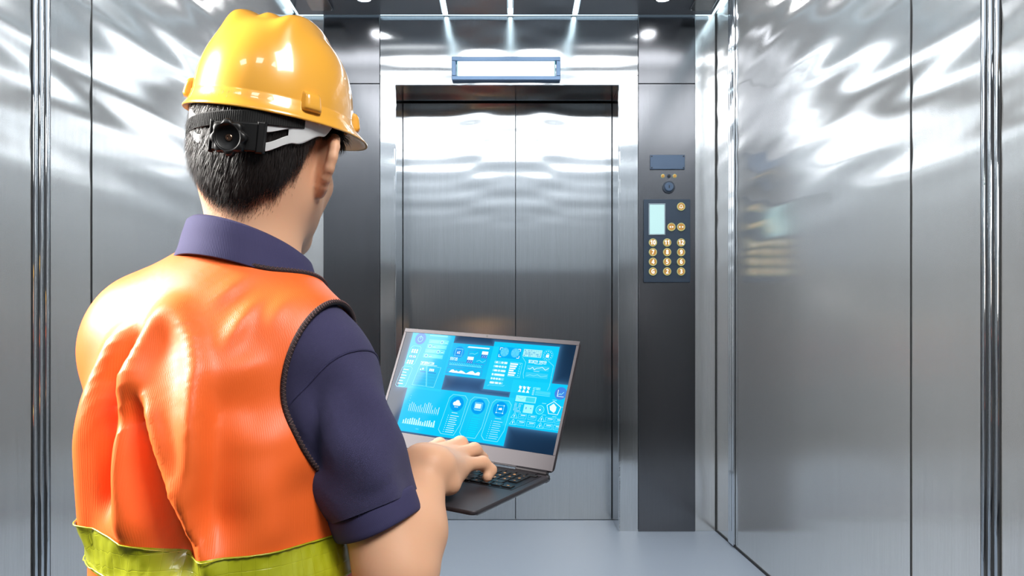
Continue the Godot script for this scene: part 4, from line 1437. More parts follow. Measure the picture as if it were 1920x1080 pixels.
func build_hat() -> void:
	M.hat = mat(Color(0.95, 0.69, 0.25), 0.28)
	M.hat.clearcoat_enabled = true
	M.hat.clearcoat = 0.8
	M.hat.clearcoat_roughness = 0.05
	M.strap = mat(Color(0.06, 0.06, 0.065), 0.75)
	M.plastic_black = mat(Color(0.055, 0.055, 0.06), 0.42)
	M.plastic_white = mat(Color(0.86, 0.87, 0.88), 0.3)
	M.plastic_white.backlight_enabled = true
	M.plastic_white.backlight = Color(0.35, 0.35, 0.36)
	M.screw = mat(Color(0.62, 0.5, 0.42), 0.25, 1.0)
	var o := thing("hard_hat", "glossy yellow orange hard hat with a black ratchet strap worn by the man", "hard hat", HC + HB.x * 0.004)
	var at := func(q: Vector3) -> Vector3: return HB.x * q.x + HB.y * q.y + HB.z * q.z
	var sh := MB.new()
	var nu := 200
	# underside of the brim, lip, skirt, then the dome; seen from outside u runs to the right
	var rows := []
	for k in [[-0.004, -0.001], [0.003, -0.0065], [0.0085, -0.0115], [0.010, -0.0108], [0.010, -0.0088], [0.0082, -0.006], [0.0045, -0.001], [0.0018, 0.006], [0.0005, 0.012]]:
		rows.append(k)
	var ext := func(phi: float) -> float:   # the peak at the front
		var g := 1.0 + cos(phi)              # 0 at the front
		return 0.034 * exp(-g * g * 2.6)
	sh.grid(nu, rows.size() + 56, func(i: int, j: int):
		var phi := TAU * i / nu
		if j < rows.size():
			var out: float = rows[j][0]
			var q := Vector3(sin(phi), 0, -cos(phi))
			var e: float = ext.call(phi) * smoothstep(0.0, 0.0135, out)
			var base := dome(phi, 0.0)
			return at.call(base + q * (out + e) + Vector3(0, rows[j][1] - 0.25 * e, 0))
		var th := 0.09 + (PI / 2 - 0.0902) * (j - rows.size()) / 55.0
		return at.call(dome(phi, th)), true, Vector2(1, 1))
	part("shell", sh, M.hat, o)
	var inn := MB.new()   # inside face
	inn.grid(96, 26, func(i: int, j: int):
		var phi := -TAU * i / 96.0
		var th := (PI / 2 - 0.001) * j / 25.0
		var q := dome(phi, th, -0.003)
		return at.call(q - Vector3(0, 0.001, 0)), true)
	part("shell_lining", inn, M.hat, o)
	# blocks for accessories round the rim
	for f in [52.0, -57.0, 117.0, -117.0]:
		var g := deg_to_rad(f)
		var p := dome(g, 0.14)
		var out := Vector3(sin(g) / 0.115, 0, -cos(g) / 0.14).normalized()
		var side := Vector3.UP.cross(out).normalized()
		var b := MB.new()
		b.grid(13, 9, func(i: int, j: int):
			var u := -1.0 + 2.0 * i / 12.0
			var w := -1.0 + 2.0 * j / 8.0
			var d := pow(1.0 - pow(absf(u), 5.0), 0.5) * pow(1.0 - pow(absf(w), 5.0), 0.5)
			var ww := 0.0155 * (1.0 - 0.10 * w)
			return at.call(p + side * u * ww + Vector3(0, -0.0035 + w * 0.0155, 0) + out * (-0.009 + 0.0185 * d - 0.0035 * w)))
		part("accessory_slot", b, M.hat, o)
	# black webbing round the back of the head
	var W := func(f: float, y: float, g: float) -> Vector3:   # on an oval round the hair
		var p := deg_to_rad(f)
		return at.call(Vector3((0.0975 + g) * sin(p), y, -(0.1275 + g) * cos(p)))
	var strip := func(m: MB, f0: float, f1: float, lo: Callable, hi: Callable, g: float, t: float, nu2: int, ribs := 0) -> void:
		m.grid(nu2, 7, func(i: int, j: int):
			var f: float = lerpf(f0, f1, float(i) / (nu2 - 1))
			var y0: float = lo.call(f); var y1: float = hi.call(f)
			var prof: Array = [[0.0, 0.0], [0.0, 1.0], [0.06, 1.0], [0.5, 1.0], [0.94, 1.0], [1.0, 1.0], [1.0, 0.0]]
			var edge: float = clampf(minf(f - f0, f1 - f) / 1.5, 0.35, 1.0)
			return W.call(f, lerpf(y0, y1, prof[j][0]), g + t * (float(prof[j][1]) * edge - 0.5) + (0.0005 * sin(i * PI) if ribs else 0.0)))
	var web := func(f: float) -> float: return 0.0215 + 0.00030 * f - 0.002 * smoothstep(15.0, 45.0, f)
	var st := MB.new()
	strip.call(st, -62.0, 52.0, func(f: float) -> float: return web.call(f), func(f: float) -> float: return web.call(f) + 0.0175, 0.0065, 0.003, 120)
	part("webbing", st, M.strap, o)
	var ribs := MB.new()
	for k in 74:    # ribs of the webbing
		var f := -58.0 + 108.0 * k / 73.0
		var y: float = web.call(f)
		ribs.tube([W.call(f, y + 0.001, 0.0081), W.call(f, y + 0.0165, 0.0081)], [0.00055], 4)
	part("webbing_ribs", ribs, M.strap, o.get_node("webbing"))
	# white headband: two arms that meet, a wide tab going up inside the shell
	for s: float in [1.0, -1.0]:
		var hbm := MB.new()
		var rf := func(f: float) -> float: return f * s
		var lowf := func(f: float) -> float:
			var a := absf(f)
			return lerpf(-0.005, 0.013, smoothstep(24.0, 46.0, a)) + 0.018 * smoothstep(46.0, 66.0, a) + 0.030 * smoothstep(66.0, 82.0, a)
		var a0 := 22.0 * s; var a1 := 41.0 * s; var a2 := 92.0 * s
		var topf := func(f: float) -> float:
			var a := absf(f)
			return lerpf(0.028, 0.040, smoothstep(24.0, 46.0, a)) + 0.028 * smoothstep(47.0, 52.0, a) + 0.012 * smoothstep(52.0, 92.0, a)
		strip.call(hbm, minf(a0, a1), maxf(a0, a1), lowf, func(f: float) -> float: return lowf.call(f) + 0.011, 0.0055, 0.002, 24)
		strip.call(hbm, minf(a0, a1), maxf(a0, a1), func(f: float) -> float: return topf.call(f) - 0.0085, topf, 0.0055, 0.002, 24)
		strip.call(hbm, minf(a1, a2), maxf(a1, a2), lowf, topf, 0.0055, 0.002, 50)
		part("headband", hbm, M.plastic_white, o)
	var pin := MB.new()
	var pc: Vector3 = W.call(62.0, 0.048, 0.0065)
	pin.lathe(pc, pc.normalized(), [Vector2(0, -0.001), Vector2(0.004, -0.001), Vector2(0.0035, 0.0015), Vector2(0, 0.002)], 14)
	part("pin", pin, M.plastic_white, o)
	# ratchet: curved housing, end collars, star knob and its screw
	var ra := MB.new()
	var tilt := func(f: float) -> float: return 0.0002 * f
	strip.call(ra, -9.0, 26.0, func(f: float) -> float: return -0.0115 + tilt.call(f), func(f: float) -> float: return 0.0245 + tilt.call(f), 0.010, 0.008, 40)
	var hs := part("ratchet_housing", ra, M.plastic_black, o)
	for f0 in [[-10.5, -7.0], [20.0, 27.0]]:
		var c := MB.new()
		strip.call(c, f0[0], f0[1], func(f: float) -> float: return -0.0135 + tilt.call(f), func(f: float) -> float: return 0.0265 + tilt.call(f), 0.0112, 0.0085, 10)
		part("ratchet_collar", c, M.plastic_black, hs)
	var kc: Vector3 = W.call(5.5, 0.0045, 0.0135)
	var kd := (at.call(Vector3(sin(deg_to_rad(5.5)) / 0.1, 0, -cos(deg_to_rad(5.5)) / 0.12)) as Vector3).normalized()
	var ks := kd.cross(Vector3.UP).normalized() * -1.0
	var ku := kd.cross(ks) * -1.0
	if ku.y < 0.0: ku = -ku
	var kn := MB.new()
	var kp := [[0.0, 0.0], [0.92, 0.0], [1.0, 0.0015], [1.0, 0.0085], [0.90, 0.0115], [0.74, 0.012], [0.66, 0.011], [0.64, 0.006], [0.0, 0.006]]
	var hand := 1.0 if ks.cross(ku).dot(kd) > 0.0 else -1.0
	kn.grid(112, kp.size(), func(i: int, j: int):
		var g := TAU * i / 112.0 * hand
		var lobe := 1.0 - 0.145 * pow(0.5 - 0.5 * cos(g * 8.0), 1.5) if kp[j][0] > 0.8 else 1.0
		var r: float = 0.0232 * kp[j][0] * lobe
		return kc + ks * cos(g) * r + ku * sin(g) * r + kd * kp[j][1], true)
	var knob := part("ratchet_knob", kn, M.plastic_black, o)
	var sc := MB.new()
	sc.lathe(kc + kd * 0.006, kd, [Vector2(0, 0), Vector2(0.0045, 0), Vector2(0.0045, 0.001), Vector2(0.0038, 0.0016), Vector2(0.0016, 0.0016), Vector2(0.0013, 0.0009), Vector2(0, 0.0009)], 20)
	part("screw", sc, M.screw, knob)
	# dark crown pad hanging inside, and the tab by the temple
	var pd := MB.new()
	strip.call(pd, 72.0, 92.0, func(f: float) -> float: return 0.050 - 0.0003 * (f - 72.0), func(f: float) -> float: return 0.075, 0.004, 0.006, 16)
	part("strap_end", pd, M.strap, o)

# ---------------------------------------------------------------- laptop
const SW := 1280
const SH := 700
const GLYPHS := {"A": "255755", "C": "744447", "E": "746447", "F": "746444", "I": "722227", "K": "556655", "M": "577555", "N": "577755", "O": "755557", "R": "756655", "S": "747117", "T": "722222", "U": "555557", "W": "555775", "Y": "557222"}

func px_rect(im: Image, u0: float, v0: float, u1: float, v1: float, c: Color) -> void:
	var x0 := clampi(int(u0 * SW), 0, SW); var x1 := clampi(int(u1 * SW), 0, SW)
	var y0 := clampi(int(v0 * SH), 0, SH); var y1 := clampi(int(v1 * SH), 0, SH)
	if c.a >= 0.999:
		im.fill_rect(Rect2i(x0, y0, maxi(1, x1 - x0), maxi(1, y1 - y0)), c)
		return
	for y in range(y0, y1):
		for x in range(x0, x1):
			im.set_pixel(x, y, im.get_pixel(x, y).lerp(Color(c.r, c.g, c.b), c.a))

func px_disc(im: Image, u: float, v: float, r: float, c: Color, ring := 0.0) -> void:
	var cx := u * SW; var cy := v * SH
	for y in range(maxi(0, int(cy - r - 1)), mini(SH, int(cy + r + 2))):
		for x in range(maxi(0, int(cx - r - 1)), mini(SW, int(cx + r + 2))):
			var d := Vector2(x + 0.5 - cx, y + 0.5 - cy).length()
			var a := clampf(r - d + 0.5, 0, 1)
			if ring > 0.0: a *= clampf(d - (r - ring) + 0.5, 0, 1)
			if a > 0.0: im.set_pixel(x, y, im.get_pixel(x, y).lerp(Color(c.r, c.g, c.b), a * c.a))

func px_line(im: Image, pts: Array, w: float, c: Color) -> void:
	for k in pts.size() - 1:
		var p := Vector2(pts[k][0] * SW, pts[k][1] * SH); var q := Vector2(pts[k + 1][0] * SW, pts[k + 1][1] * SH)
		var n := maxi(1, int((q - p).length()))
		for i in n + 1:
			var s := p.lerp(q, float(i) / n)
			for y in range(int(s.y - w / 2), int(s.y + w / 2 + 0.99)):
				for x in range(int(s.x - w / 2), int(s.x + w / 2 + 0.99)):
					if x >= 0 and y >= 0 and x < SW and y < SH: im.set_pixel(x, y, im.get_pixel(x, y).lerp(Color(c.r, c.g, c.b), c.a))

func px_poly(im: Image, pts: Array, c: Color) -> void:
	var pv := PackedVector2Array()
	var lo := Vector2(1e9, 1e9); var hi := -lo
	for p in pts:
		var q := Vector2(p[0] * SW, p[1] * SH)
		pv.push_back(q); lo = lo.min(q); hi = hi.max(q)
	for y in range(maxi(0, int(lo.y)), mini(SH, int(hi.y) + 1)):
		for x in range(maxi(0, int(lo.x)), mini(SW, int(hi.x) + 1)):
			if Geometry2D.is_point_in_polygon(Vector2(x + 0.5, y + 0.5), pv): im.set_pixel(x, y, im.get_pixel(x, y).lerp(Color(c.r, c.g, c.b), c.a))

func px_text(im: Image, s: String, u: float, v: float, w: float, h: float, c: Color) -> void:
	var step := w / s.length()
	for k in s.length():
		if not GLYPHS.has(s[k]): continue
		for r in 6:
			var bits := GLYPHS[s[k]].substr(r, 1).to_int() as int
			for b in 3:
				if bits & (4 >> b):
					px_rect(im, u + step * (k + b * 0.27), v + h * r / 6.0, u + step * (k + b * 0.27 + 0.29), v + h * (r + 1.02) / 6.0, c)

func screen_image() -> Image:
	var r := RandomNumberGenerator.new()
	r.seed = 21
	var cards := [[0.044, -0.01, 0.312, 0.565], [0.30, 0.073, 0.586, 0.399], [0.552, 0.028, 0.915, 0.492], [0.105, 0.544, 0.738, 0.985], [0.707, 0.372, 1.02, 0.803]]
	var cols := [Color(0.0, 0.76, 0.94), Color(0.02, 0.74, 0.94), Color(0.04, 0.78, 0.95), Color(0.02, 0.77, 0.95), Color(0.03, 0.77, 0.95)]
	# dark ground with a soft halo round the cards
	var half := Image.create(SW / 4, SH / 4, false, Image.FORMAT_RGB8)
	for y in SH / 4:
		for x in SW / 4:
			var u := (x + 0.5) * 4 / SW; var v := (y + 0.5) * 4 / SH
			var d := 1e9
			for c in cards:
				var dx: float = maxf(maxf(c[0] - u, u - c[2]), 0.0) * 1.83
				var dy: float = maxf(maxf(c[1] - v, v - c[3]), 0.0)
				d = minf(d, sqrt(dx * dx + dy * dy))
			var g := exp(-d / 0.028)
			var mid := 1.0 - clampf(Vector2((u - 0.45) * 1.5, (v - 0.5) * 1.4).length(), 0, 1)
			half.set_pixel(x, y, Color(0.07, 0.17, 0.27).lerp(Color(0.20, 0.33, 0.50), mid).lerp(Color(0.36, 0.62, 0.82), g * 0.6))
	half.resize(SW, SH, Image.INTERPOLATE_CUBIC)
	var im := half
	im.convert(Image.FORMAT_RGBA8)
	for k in 5:
		var c: Array = cards[k]
		var x0 := clampi(int(c[0] * SW), 0, SW); var x1 := clampi(int(c[2] * SW), 0, SW)
		var y0 := clampi(int(c[1] * SH), 0, SH); var y1 := clampi(int(c[3] * SH), 0, SH)
		for y in range(y0, y1):
			for x in range(x0, x1):
				var old := im.get_pixel(x, y)
				var glowing := clampf(old.b * 1.6 - 1.05, 0, 1)      # already a card below
				var f := Vector2((float(x) / SW - 0.56) * 1.6, float(y) / SH - 0.55).length()
				var cc: Color = cols[k].lerp(Color(0.33, 0.78, 0.93), clampf(0.55 - f * 1.3, 0, 0.6))
				im.set_pixel(x, y, cc.lerp(Color(0.20, 0.90, 1.0), 0.55 * glowing * (1.0 if old.g > 0.68 else 0.0)))
	var w := Color(0.96, 1.0, 1.0)
	var pale := Color(0.55, 0.93, 1.0)
	var blue := Color(0.26, 0.52, 0.87)
	var deep := Color(0.0, 0.62, 0.93)
	var viol := Color(0.27, 0.40, 0.80)
	# first card
	px_disc(im, 0.101, 0.057, 43, blue)
	px_disc(im, 0.101, 0.062, 21, pale, 3.5)
	px_rect(im, 0.0995, 0.025, 0.1025, 0.06, pale)
	for k in 24: px_line(im, [[0.155 + k * 0.0047, 0.021], [0.158 + k * 0.0047, 0.011]], 2, pale)
	for k in 4:
		var v := 0.056 + k * 0.0495
		var u := 0.159 - k * 0.004
		px_rect(im, u, v, u + 0.123, v + 0.042, Color(0.38, 0.88, 0.96))
		var right: bool = k % 2 == 0
		px_disc(im, u + (0.082 if right else 0.018), v + 0.021, 12, w, 2)
		px_disc(im, u + (0.082 if right else 0.018), v + 0.021, 5, blue)
		for j in 6: px_line(im, [[u + (0.008 if right else 0.06) + j * 0.009, v + 0.034], [u + (0.02 if right else 0.072) + j * 0.009, v + 0.01]], 1.5, Color(0.6, 0.96, 1.0))
		px_rect(im, u + (0.1 if right else 0.036), v + 0.024, u + (0.116 if right else 0.056), v + 0.028, w)
		px_rect(im, u + (0.1 if right else 0.036), v + 0.014, u + (0.108 if right else 0.044), v + 0.018, blue)
	px_text(im, "INFORMATION", 0.144, 0.287, 0.085, 0.026, w)
	px_rect(im, 0.143, 0.3185, 0.25, 0.3225, w)
	var oct := [[0.07, 0.137], [0.112, 0.137], [0.122, 0.155], [0.108, 0.315], [0.096, 0.334], [0.054, 0.334], [0.044, 0.315], [0.058, 0.155], [0.07, 0.137]]
	px_line(im, oct, 1.5, pale)
	px_line(im, [[0.046, 0.352], [0.092, 0.352], [0.102, 0.37], [0.089, 0.545], [0.078, 0.562], [0.034, 0.562], [0.024, 0.545], [0.037, 0.37], [0.046, 0.352]], 1.5, pale)
	for j in 2:
		for i in 3:
			px_disc(im, 0.072 + i * 0.0145 - j * 0.001, 0.179 + j * 0.021, 7, w)
			px_disc(im, 0.062 + i * 0.0145 - j * 0.002, 0.294 + j * 0.021, 7, w)
	for i in 2:
		px_rect(im, 0.062 + i * 0.024, 0.238, 0.079 + i * 0.024, 0.256, w)
		px_rect(im, 0.066 + i * 0.024, 0.244, 0.075 + i * 0.024, 0.252, viol)
	px_rect(im, 0.081, 0.1515, 0.097, 0.1555, viol); px_rect(im, 0.074, 0.2185, 0.09, 0.2225, viol)
	for i in 4: px_rect(im, 0.06 + i * 0.0115, 0.265, 0.067 + i * 0.0115, 0.272, blue)
	for k in 6:
		var v := 0.382 + k * 0.029
		var u := 0.048 - k * 0.0026
		px_rect(im, u, v, u + 0.034 - (0.008 if k % 3 == 1 else 0.0), v + 0.0075, w)
		px_rect(im, u + 0.002, v - 0.009, u + 0.01, v - 0.006, pale)
	px_line(im, [[0.143, 0.326], [0.184, 0.326], [0.214, 0.53], [0.127, 0.528], [0.143, 0.326]], 1.5, pale)
	px_line(im, [[0.189, 0.326], [0.276, 0.332], [0.263, 0.532], [0.219, 0.533], [0.189, 0.326]], 1.5, pale)
	for k in 17:
		var v := 0.40 + k * 0.0075
		px_rect(im, 0.138, v, 0.195 + k * 0.0012, v + 0.0022, Color(0.02, 0.64, 0.85))
		px_rect(im, 0.204 + k * 0.0012, v, 0.262, v + 0.0022, Color(0.02, 0.64, 0.85))
	px_rect(im, 0.157, 0.385, 0.19, 0.395, Color(0.1, 0.55, 0.85)); px_rect(im, 0.205, 0.388, 0.255, 0.397, Color(0.1, 0.55, 0.85))
	px_disc(im, 0.154, 0.368, 5, w); px_disc(im, 0.168, 0.36, 7, w)
	for i in 3: px_rect(im, 0.209 + i * 0.0105, 0.352, 0.217 + i * 0.0105, 0.378, w)
	# second card
	px_disc(im, 0.358, 0.164, 42, deep)
	px_rect(im, 0.3445, 0.14, 0.3715, 0.188, Color(0.0, 0.52, 0.88))
	px_line(im, [[0.338, 0.128], [0.378, 0.128], [0.378, 0.2], [0.338, 0.2], [0.338, 0.128]], 1.5, pale)
	px_text(im, "AI", 0.349, 0.152, 0.02, 0.026, w)
	px_text(im, "STATUS", 0.317, 0.217, 0.045, 0.03, w)
	for k in 22: px_line(im, [[0.405 + k * 0.0058, 0.106], [0.409 + k * 0.0058, 0.096]], 3, w)
	for q in [[0.495, 0.132, 0.418, 0.197], [0.418, 0.197, 0.418, 0.197]]:
		px_rect(im, q[0], q[1], q[0] + 0.036, q[1] + 0.031, w)
		px_rect(im, q[0], q[1] + 0.034, q[0] + 0.036, q[1] + 0.064, viol)
		for i in 3: px_line(im, [[q[0] + 0.006 + i * 0.011, q[1] + 0.06], [q[0] + 0.011 + i * 0.011, q[1] + 0.038]], 2, pale)
	px_line(im, [[0.416, 0.13], [0.48, 0.13], [0.48, 0.186], [0.416, 0.186], [0.416, 0.13]], 1.5, blue)
	px_line(im, [[0.468, 0.2], [0.532, 0.2], [0.532, 0.256], [0.468, 0.256], [0.468, 0.2]], 1.5, blue)
	px_line(im, [[0.425, 0.168], [0.44, 0.162], [0.455, 0.168], [0.47, 0.15]], 1.5, pale)
	px_line(im, [[0.475, 0.235], [0.49, 0.222], [0.51, 0.24], [0.526, 0.22]], 1.5, pale)
	px_line(im, [[0.313, 0.255], [0.522, 0.262], [0.518, 0.303], [0.313, 0.298], [0.313, 0.255]], 1.2, blue)
	for k in 40:
		px_rect(im, 0.32 + k * 0.0048, 0.268 + 0.005 * (k % 3), 0.3225 + k * 0.0048, 0.274 + 0.005 * (k % 3), pale)
		px_rect(im, 0.32 + k * 0.0048, 0.284 + 0.004 * (k % 2), 0.3235 + k * 0.0048, 0.291 + 0.004 * (k % 2), pale)
	px_line(im, [[0.314, 0.318], [0.522, 0.322], [0.52, 0.378], [0.312, 0.372], [0.314, 0.318]], 1.5, blue)
	px_poly(im, [[0.328, 0.366], [0.34, 0.34], [0.352, 0.335], [0.362, 0.348], [0.374, 0.343], [0.384, 0.354], [0.398, 0.338], [0.412, 0.344], [0.432, 0.362], [0.452, 0.338], [0.468, 0.332], [0.484, 0.352], [0.5, 0.336], [0.512, 0.342], [0.512, 0.37]], w)
	# third card
	px_rect(im, 0.587, 0.07, 0.715, 0.179, Color(0.0, 0.67, 0.94))
	for u in [0.622, 0.682]:
		for k in 6:
			px_disc(im, u, 0.123, 28 - k * 4.5, pale, 1.6)
			px_disc(im, u, 0.115, 28 - k * 4.5, pale, 1.2)
	for q in [[0.594, 0.082, 1, 1], [0.708, 0.082, -1, 1], [0.708, 0.168, -1, -1], [0.594, 0.168, 1, -1]]:
		px_line(im, [[q[0] + q[2] * 0.012, q[1]], [q[0], q[1]], [q[0], q[1] + q[3] * 0.02]], 3, w)
	px_rect(im, 0.727, 0.075, 0.828, 0.147, Color(0.72, 0.97, 0.97))
	for j in 4:
		for i in 14:
			px_rect(im, 0.732 + i * 0.0068, 0.081 + j * 0.0165, 0.7335 + i * 0.0068 + 0.002 * r.randi_range(0, 1), 0.093 + j * 0.0165, Color(0.05, 0.5, 0.8))
	px_disc(im, 0.861, 0.116, 36, pale, 1.5)
	for k in 12: px_disc(im, 0.861 + 0.021 * cos(k * 0.524), 0.116 + 0.038 * sin(k * 0.524), 2.5, w)
	px_rect(im, 0.853, 0.112, 0.869, 0.138, w)
	px_disc(im, 0.861, 0.108, 8, w, 3)
	px_text(im, "SECURITY SYSTEM", 0.766, 0.174, 0.098, 0.03, w)
	px_line(im, [[0.728, 0.155], [0.752, 0.2], [0.752, 0.31], [0.76, 0.352]], 1.2, pale)
	px_line(im, [[0.872, 0.17], [0.904, 0.21], [0.906, 0.4], [0.9, 0.44]], 1.2, pale)
	px_rect(im, 0.80, 0.205, 0.84, 0.2085, w); px_rect(im, 0.805, 0.275, 0.836, 0.2785, w)
	px_rect(im, 0.764, 0.223, 0.884, 0.268, Color(0.22, 0.80, 0.95))
	px_line(im, [[0.772, 0.255], [0.782, 0.26], [0.795, 0.24], [0.806, 0.262], [0.818, 0.246], [0.832, 0.242], [0.846, 0.232], [0.866, 0.256], [0.882, 0.236]], 1.6, w)
	px_rect(im, 0.766, 0.290, 0.886, 0.338, Color(0.22, 0.80, 0.95))
	px_line(im, [[0.772, 0.325], [0.79, 0.312], [0.81, 0.32], [0.83, 0.305], [0.85, 0.322], [0.88, 0.308]], 1.4, pale)
	for k in 6:
		var v := 0.224 + k * 0.0395
		for i in 9:
			px_disc(im, 0.585 - k * 0.0004 + i * 0.0078, v, 6.2 if r.randf() < 0.55 else 3.0, w)
		px_line(im, [[0.582, v - 0.011], [0.65, v - 0.011], [0.653, v], [0.65, v + 0.011], [0.582, v + 0.011], [0.579, v], [0.582, v - 0.011]], 1.2, pale)
	px_line(im, [[0.572, 0.455], [0.58, 0.446], [0.655, 0.446], [0.665, 0.436]], 1.4, pale)
	px_line(im, [[0.669, 0.211], [0.735, 0.214], [0.737, 0.348], [0.67, 0.346], [0.669, 0.211]], 1.5, pale)
	for k in 6:
		var L: float = [0.042, 0.038, 0.034, 0.026, 0.04, 0.036][k]
		px_rect(im, 0.6705, 0.221 + k * 0.021, 0.6705 + L, 0.235 + k * 0.021, w)
		px_rect(im, 0.6705, 0.221 + k * 0.021, 0.6705 + L - 0.006, 0.230 + k * 0.021, w)
		px_rect(im, 0.722, 0.222 + k * 0.021, 0.728, 0.231 + k * 0.021, pale)
	# fourth card
	for k in 17:
		var h: float = [0.07, 0.09, 0.085, 0.07, 0.055, 0.06, 0.075, 0.05, 0.095, 0.085, 0.105, 0.1, 0.08, 0.04, 0.065, 0.05, 0.07][k]
		px_rect(im, 0.148 + k * 0.0112, 0.787 - h, 0.1505 + k * 0.0112, 0.787, w)
		px_rect(im, 0.1485 + k * 0.0112, 0.793, 0.1505 + k * 0.0112, 0.798, pale)
	for k in 15:
		var h: float = [0.035, 0.05, 0.045, 0.055, 0.062, 0.058, 0.05, 0.07, 0.04, 0.035, 0.05, 0.055, 0.06, 0.045, 0.062][k]
		px_rect(im, 0.133 + k * 0.0132, 0.91 - h, 0.1395 + k * 0.0132, 0.91, Color(0.85, 1, 0.97))
		px_rect(im, 0.137 + k * 0.0132, 0.915 - h * 0.6, 0.142 + k * 0.0132, 0.91, Color(0.7, 0.98, 1.0))
	px_rect(im, 0.122, 0.91, 0.335, 0.9125, pale); px_rect(im, 0.222, 0.945, 0.24, 0.949, pale)
	for k in 5: px_rect(im, 0.139, 0.635 + k * 0.026, 0.143, 0.639 + k * 0.026, pale)
	for k in 3:
		var u := 0.37 + k * 0.1245
		px_line(im, [[u + 0.02, 0.577], [u + 0.092, 0.577], [u + 0.11, 0.61], [u + 0.102, 0.85], [u + 0.08, 0.955], [u + 0.005, 0.955], [u - 0.014, 0.92], [u + 0.003, 0.61], [u + 0.02, 0.577]], 1.8, pale)
		var cx := 0.424 + k * 0.1245
		px_disc(im, cx, 0.661, 50, deep)
		if k == 0:
			px_disc(im, cx - 0.012, 0.66, 13, w); px_disc(im, cx + 0.002, 0.648, 17, w); px_disc(im, cx + 0.015, 0.662, 11, w)
			px_rect(im, cx - 0.014, 0.66, cx + 0.016, 0.678, w)
			for i in 3: px_rect(im, cx - 0.009 + i * 0.008, 0.686, cx - 0.005 + i * 0.008, 0.696, w)
		elif k == 1:
			px_line(im, [[cx - 0.02, 0.625], [cx + 0.022, 0.625], [cx + 0.022, 0.69], [cx - 0.02, 0.69], [cx - 0.02, 0.625]], 1.6, pale)
			px_rect(im, cx - 0.0165, 0.635, cx + 0.0165, 0.68, Color(0.86, 0.98, 1.0))
			px_rect(im, cx - 0.016, 0.694, cx + 0.02, 0.699, pale)
		else:
			px_line(im, [[cx - 0.018, 0.625], [cx + 0.018, 0.625], [cx + 0.018, 0.695], [cx - 0.018, 0.695], [cx - 0.018, 0.625]], 1.8, pale)
			for q in [[-1, 0.625], [1, 0.625], [1, 0.695], [-1, 0.695]]: px_disc(im, cx + q[0] * 0.018, q[1], 4, w)
			px_disc(im, cx - 0.004, 0.658, 6, w); px_disc(im, cx + 0.004, 0.656, 7, w); px_rect(im, cx - 0.008, 0.658, cx + 0.01, 0.668, w)
		var c := w if k == 0 else (Color(0.0, 0.88, 0.98) if k == 1 else Color(0.75, 0.93, 1.0))
		px_rect(im, cx - 0.016, 0.746, cx + 0.018, 0.751, c)
		for j in 9:
			var L: float = [0.05, 0.04, 0.046, 0.042, 0.05, 0.042, 0.044, 0.05, 0.046][j]
			px_rect(im, cx - 0.020 - j * 0.0008, 0.775 + j * 0.0195, cx - 0.020 + L - j * 0.0008, 0.7795 + j * 0.0195, c)
			px_disc(im, cx - 0.031 - j * 0.0008, 0.777 + j * 0.0195, 2.4, c)
	# fifth card
	for k in 3:
		var cx := 0.755 + k * 0.022
		px_poly(im, [[cx - 0.007, 0.421], [cx + 0.004, 0.428], [cx + 0.007, 0.452], [cx - 0.002, 0.452], [cx - 0.008, 0.44]], w)
		px_poly(im, [[cx - 0.01, 0.481], [cx - 0.001, 0.45], [cx + 0.008, 0.481]], w)
		px_line(im, [[cx, 0.44], [cx + 0.009, 0.428]], 1.6, w)
	px_text(im, "NETWORK", 0.824, 0.424, 0.04, 0.022, pale)
	for k in 5:
		px_rect(im, 0.824, 0.452 + k * 0.0105, 0.834, 0.455 + k * 0.0105, w)
		px_rect(im, 0.84, 0.453 + k * 0.0095, 0.92, 0.4555 + k * 0.0095, pale)
	px_rect(im, 0.743, 0.514, 0.853, 0.57, Color(0.62, 0.95, 0.98))
	px_rect(im, 0.798, 0.521, 0.848, 0.563, Color(0.25, 0.84, 0.93))
	px_line(im, [[0.752, 0.524], [0.772, 0.545], [0.792, 0.524]], 1.4, Color(0.4, 0.9, 0.95))
	px_rect(im, 0.797, 0.588, 0.849, 0.665, Color(0.62, 0.95, 0.98))
	px_rect(im, 0.808, 0.612, 0.812, 0.63, blue); px_rect(im, 0.832, 0.616, 0.838, 0.624, blue)
	for j in 7:
		for i in 6:
			if r.randf() < 0.7: px_rect(im, 0.745 + i * 0.0075, 0.587 + j * 0.0125, 0.7495 + i * 0.0075, 0.591 + j * 0.0125, w)
	px_disc(im, 0.884, 0.621, 29, Color(0.45, 0.95, 1.0), 5); px_disc(im, 0.884, 0.621, 16, pale, 2); px_disc(im, 0.884, 0.621, 6, w)
	px_line(im, [[0.947, 0.532], [0.988, 0.576], [0.979, 0.646], [0.932, 0.645], [0.915, 0.573], [0.947, 0.532]], 2, w)
	px_poly(im, [[0.948, 0.55], [0.966, 0.58], [0.966, 0.61], [0.958, 0.634], [0.936, 0.612], [0.93, 0.58]], Color(0.88, 1, 1))
	for q in [[0.938, 0.518], [0.888, 0.558], [0.99, 0.572], [0.9, 0.66], [0.955, 0.664]]: px_rect(im, q[0], q[1], q[0] + 0.022, q[1] + 0.005, pale)
	px_disc(im, 0.972, 0.453, 40, blue)
	px_line(im, [[0.957, 0.425], [0.957, 0.482], [0.989, 0.482]], 2.5, w)
	px_line(im, [[0.961, 0.472], [0.969, 0.455], [0.975, 0.465], [0.987, 0.44]], 2, pale)
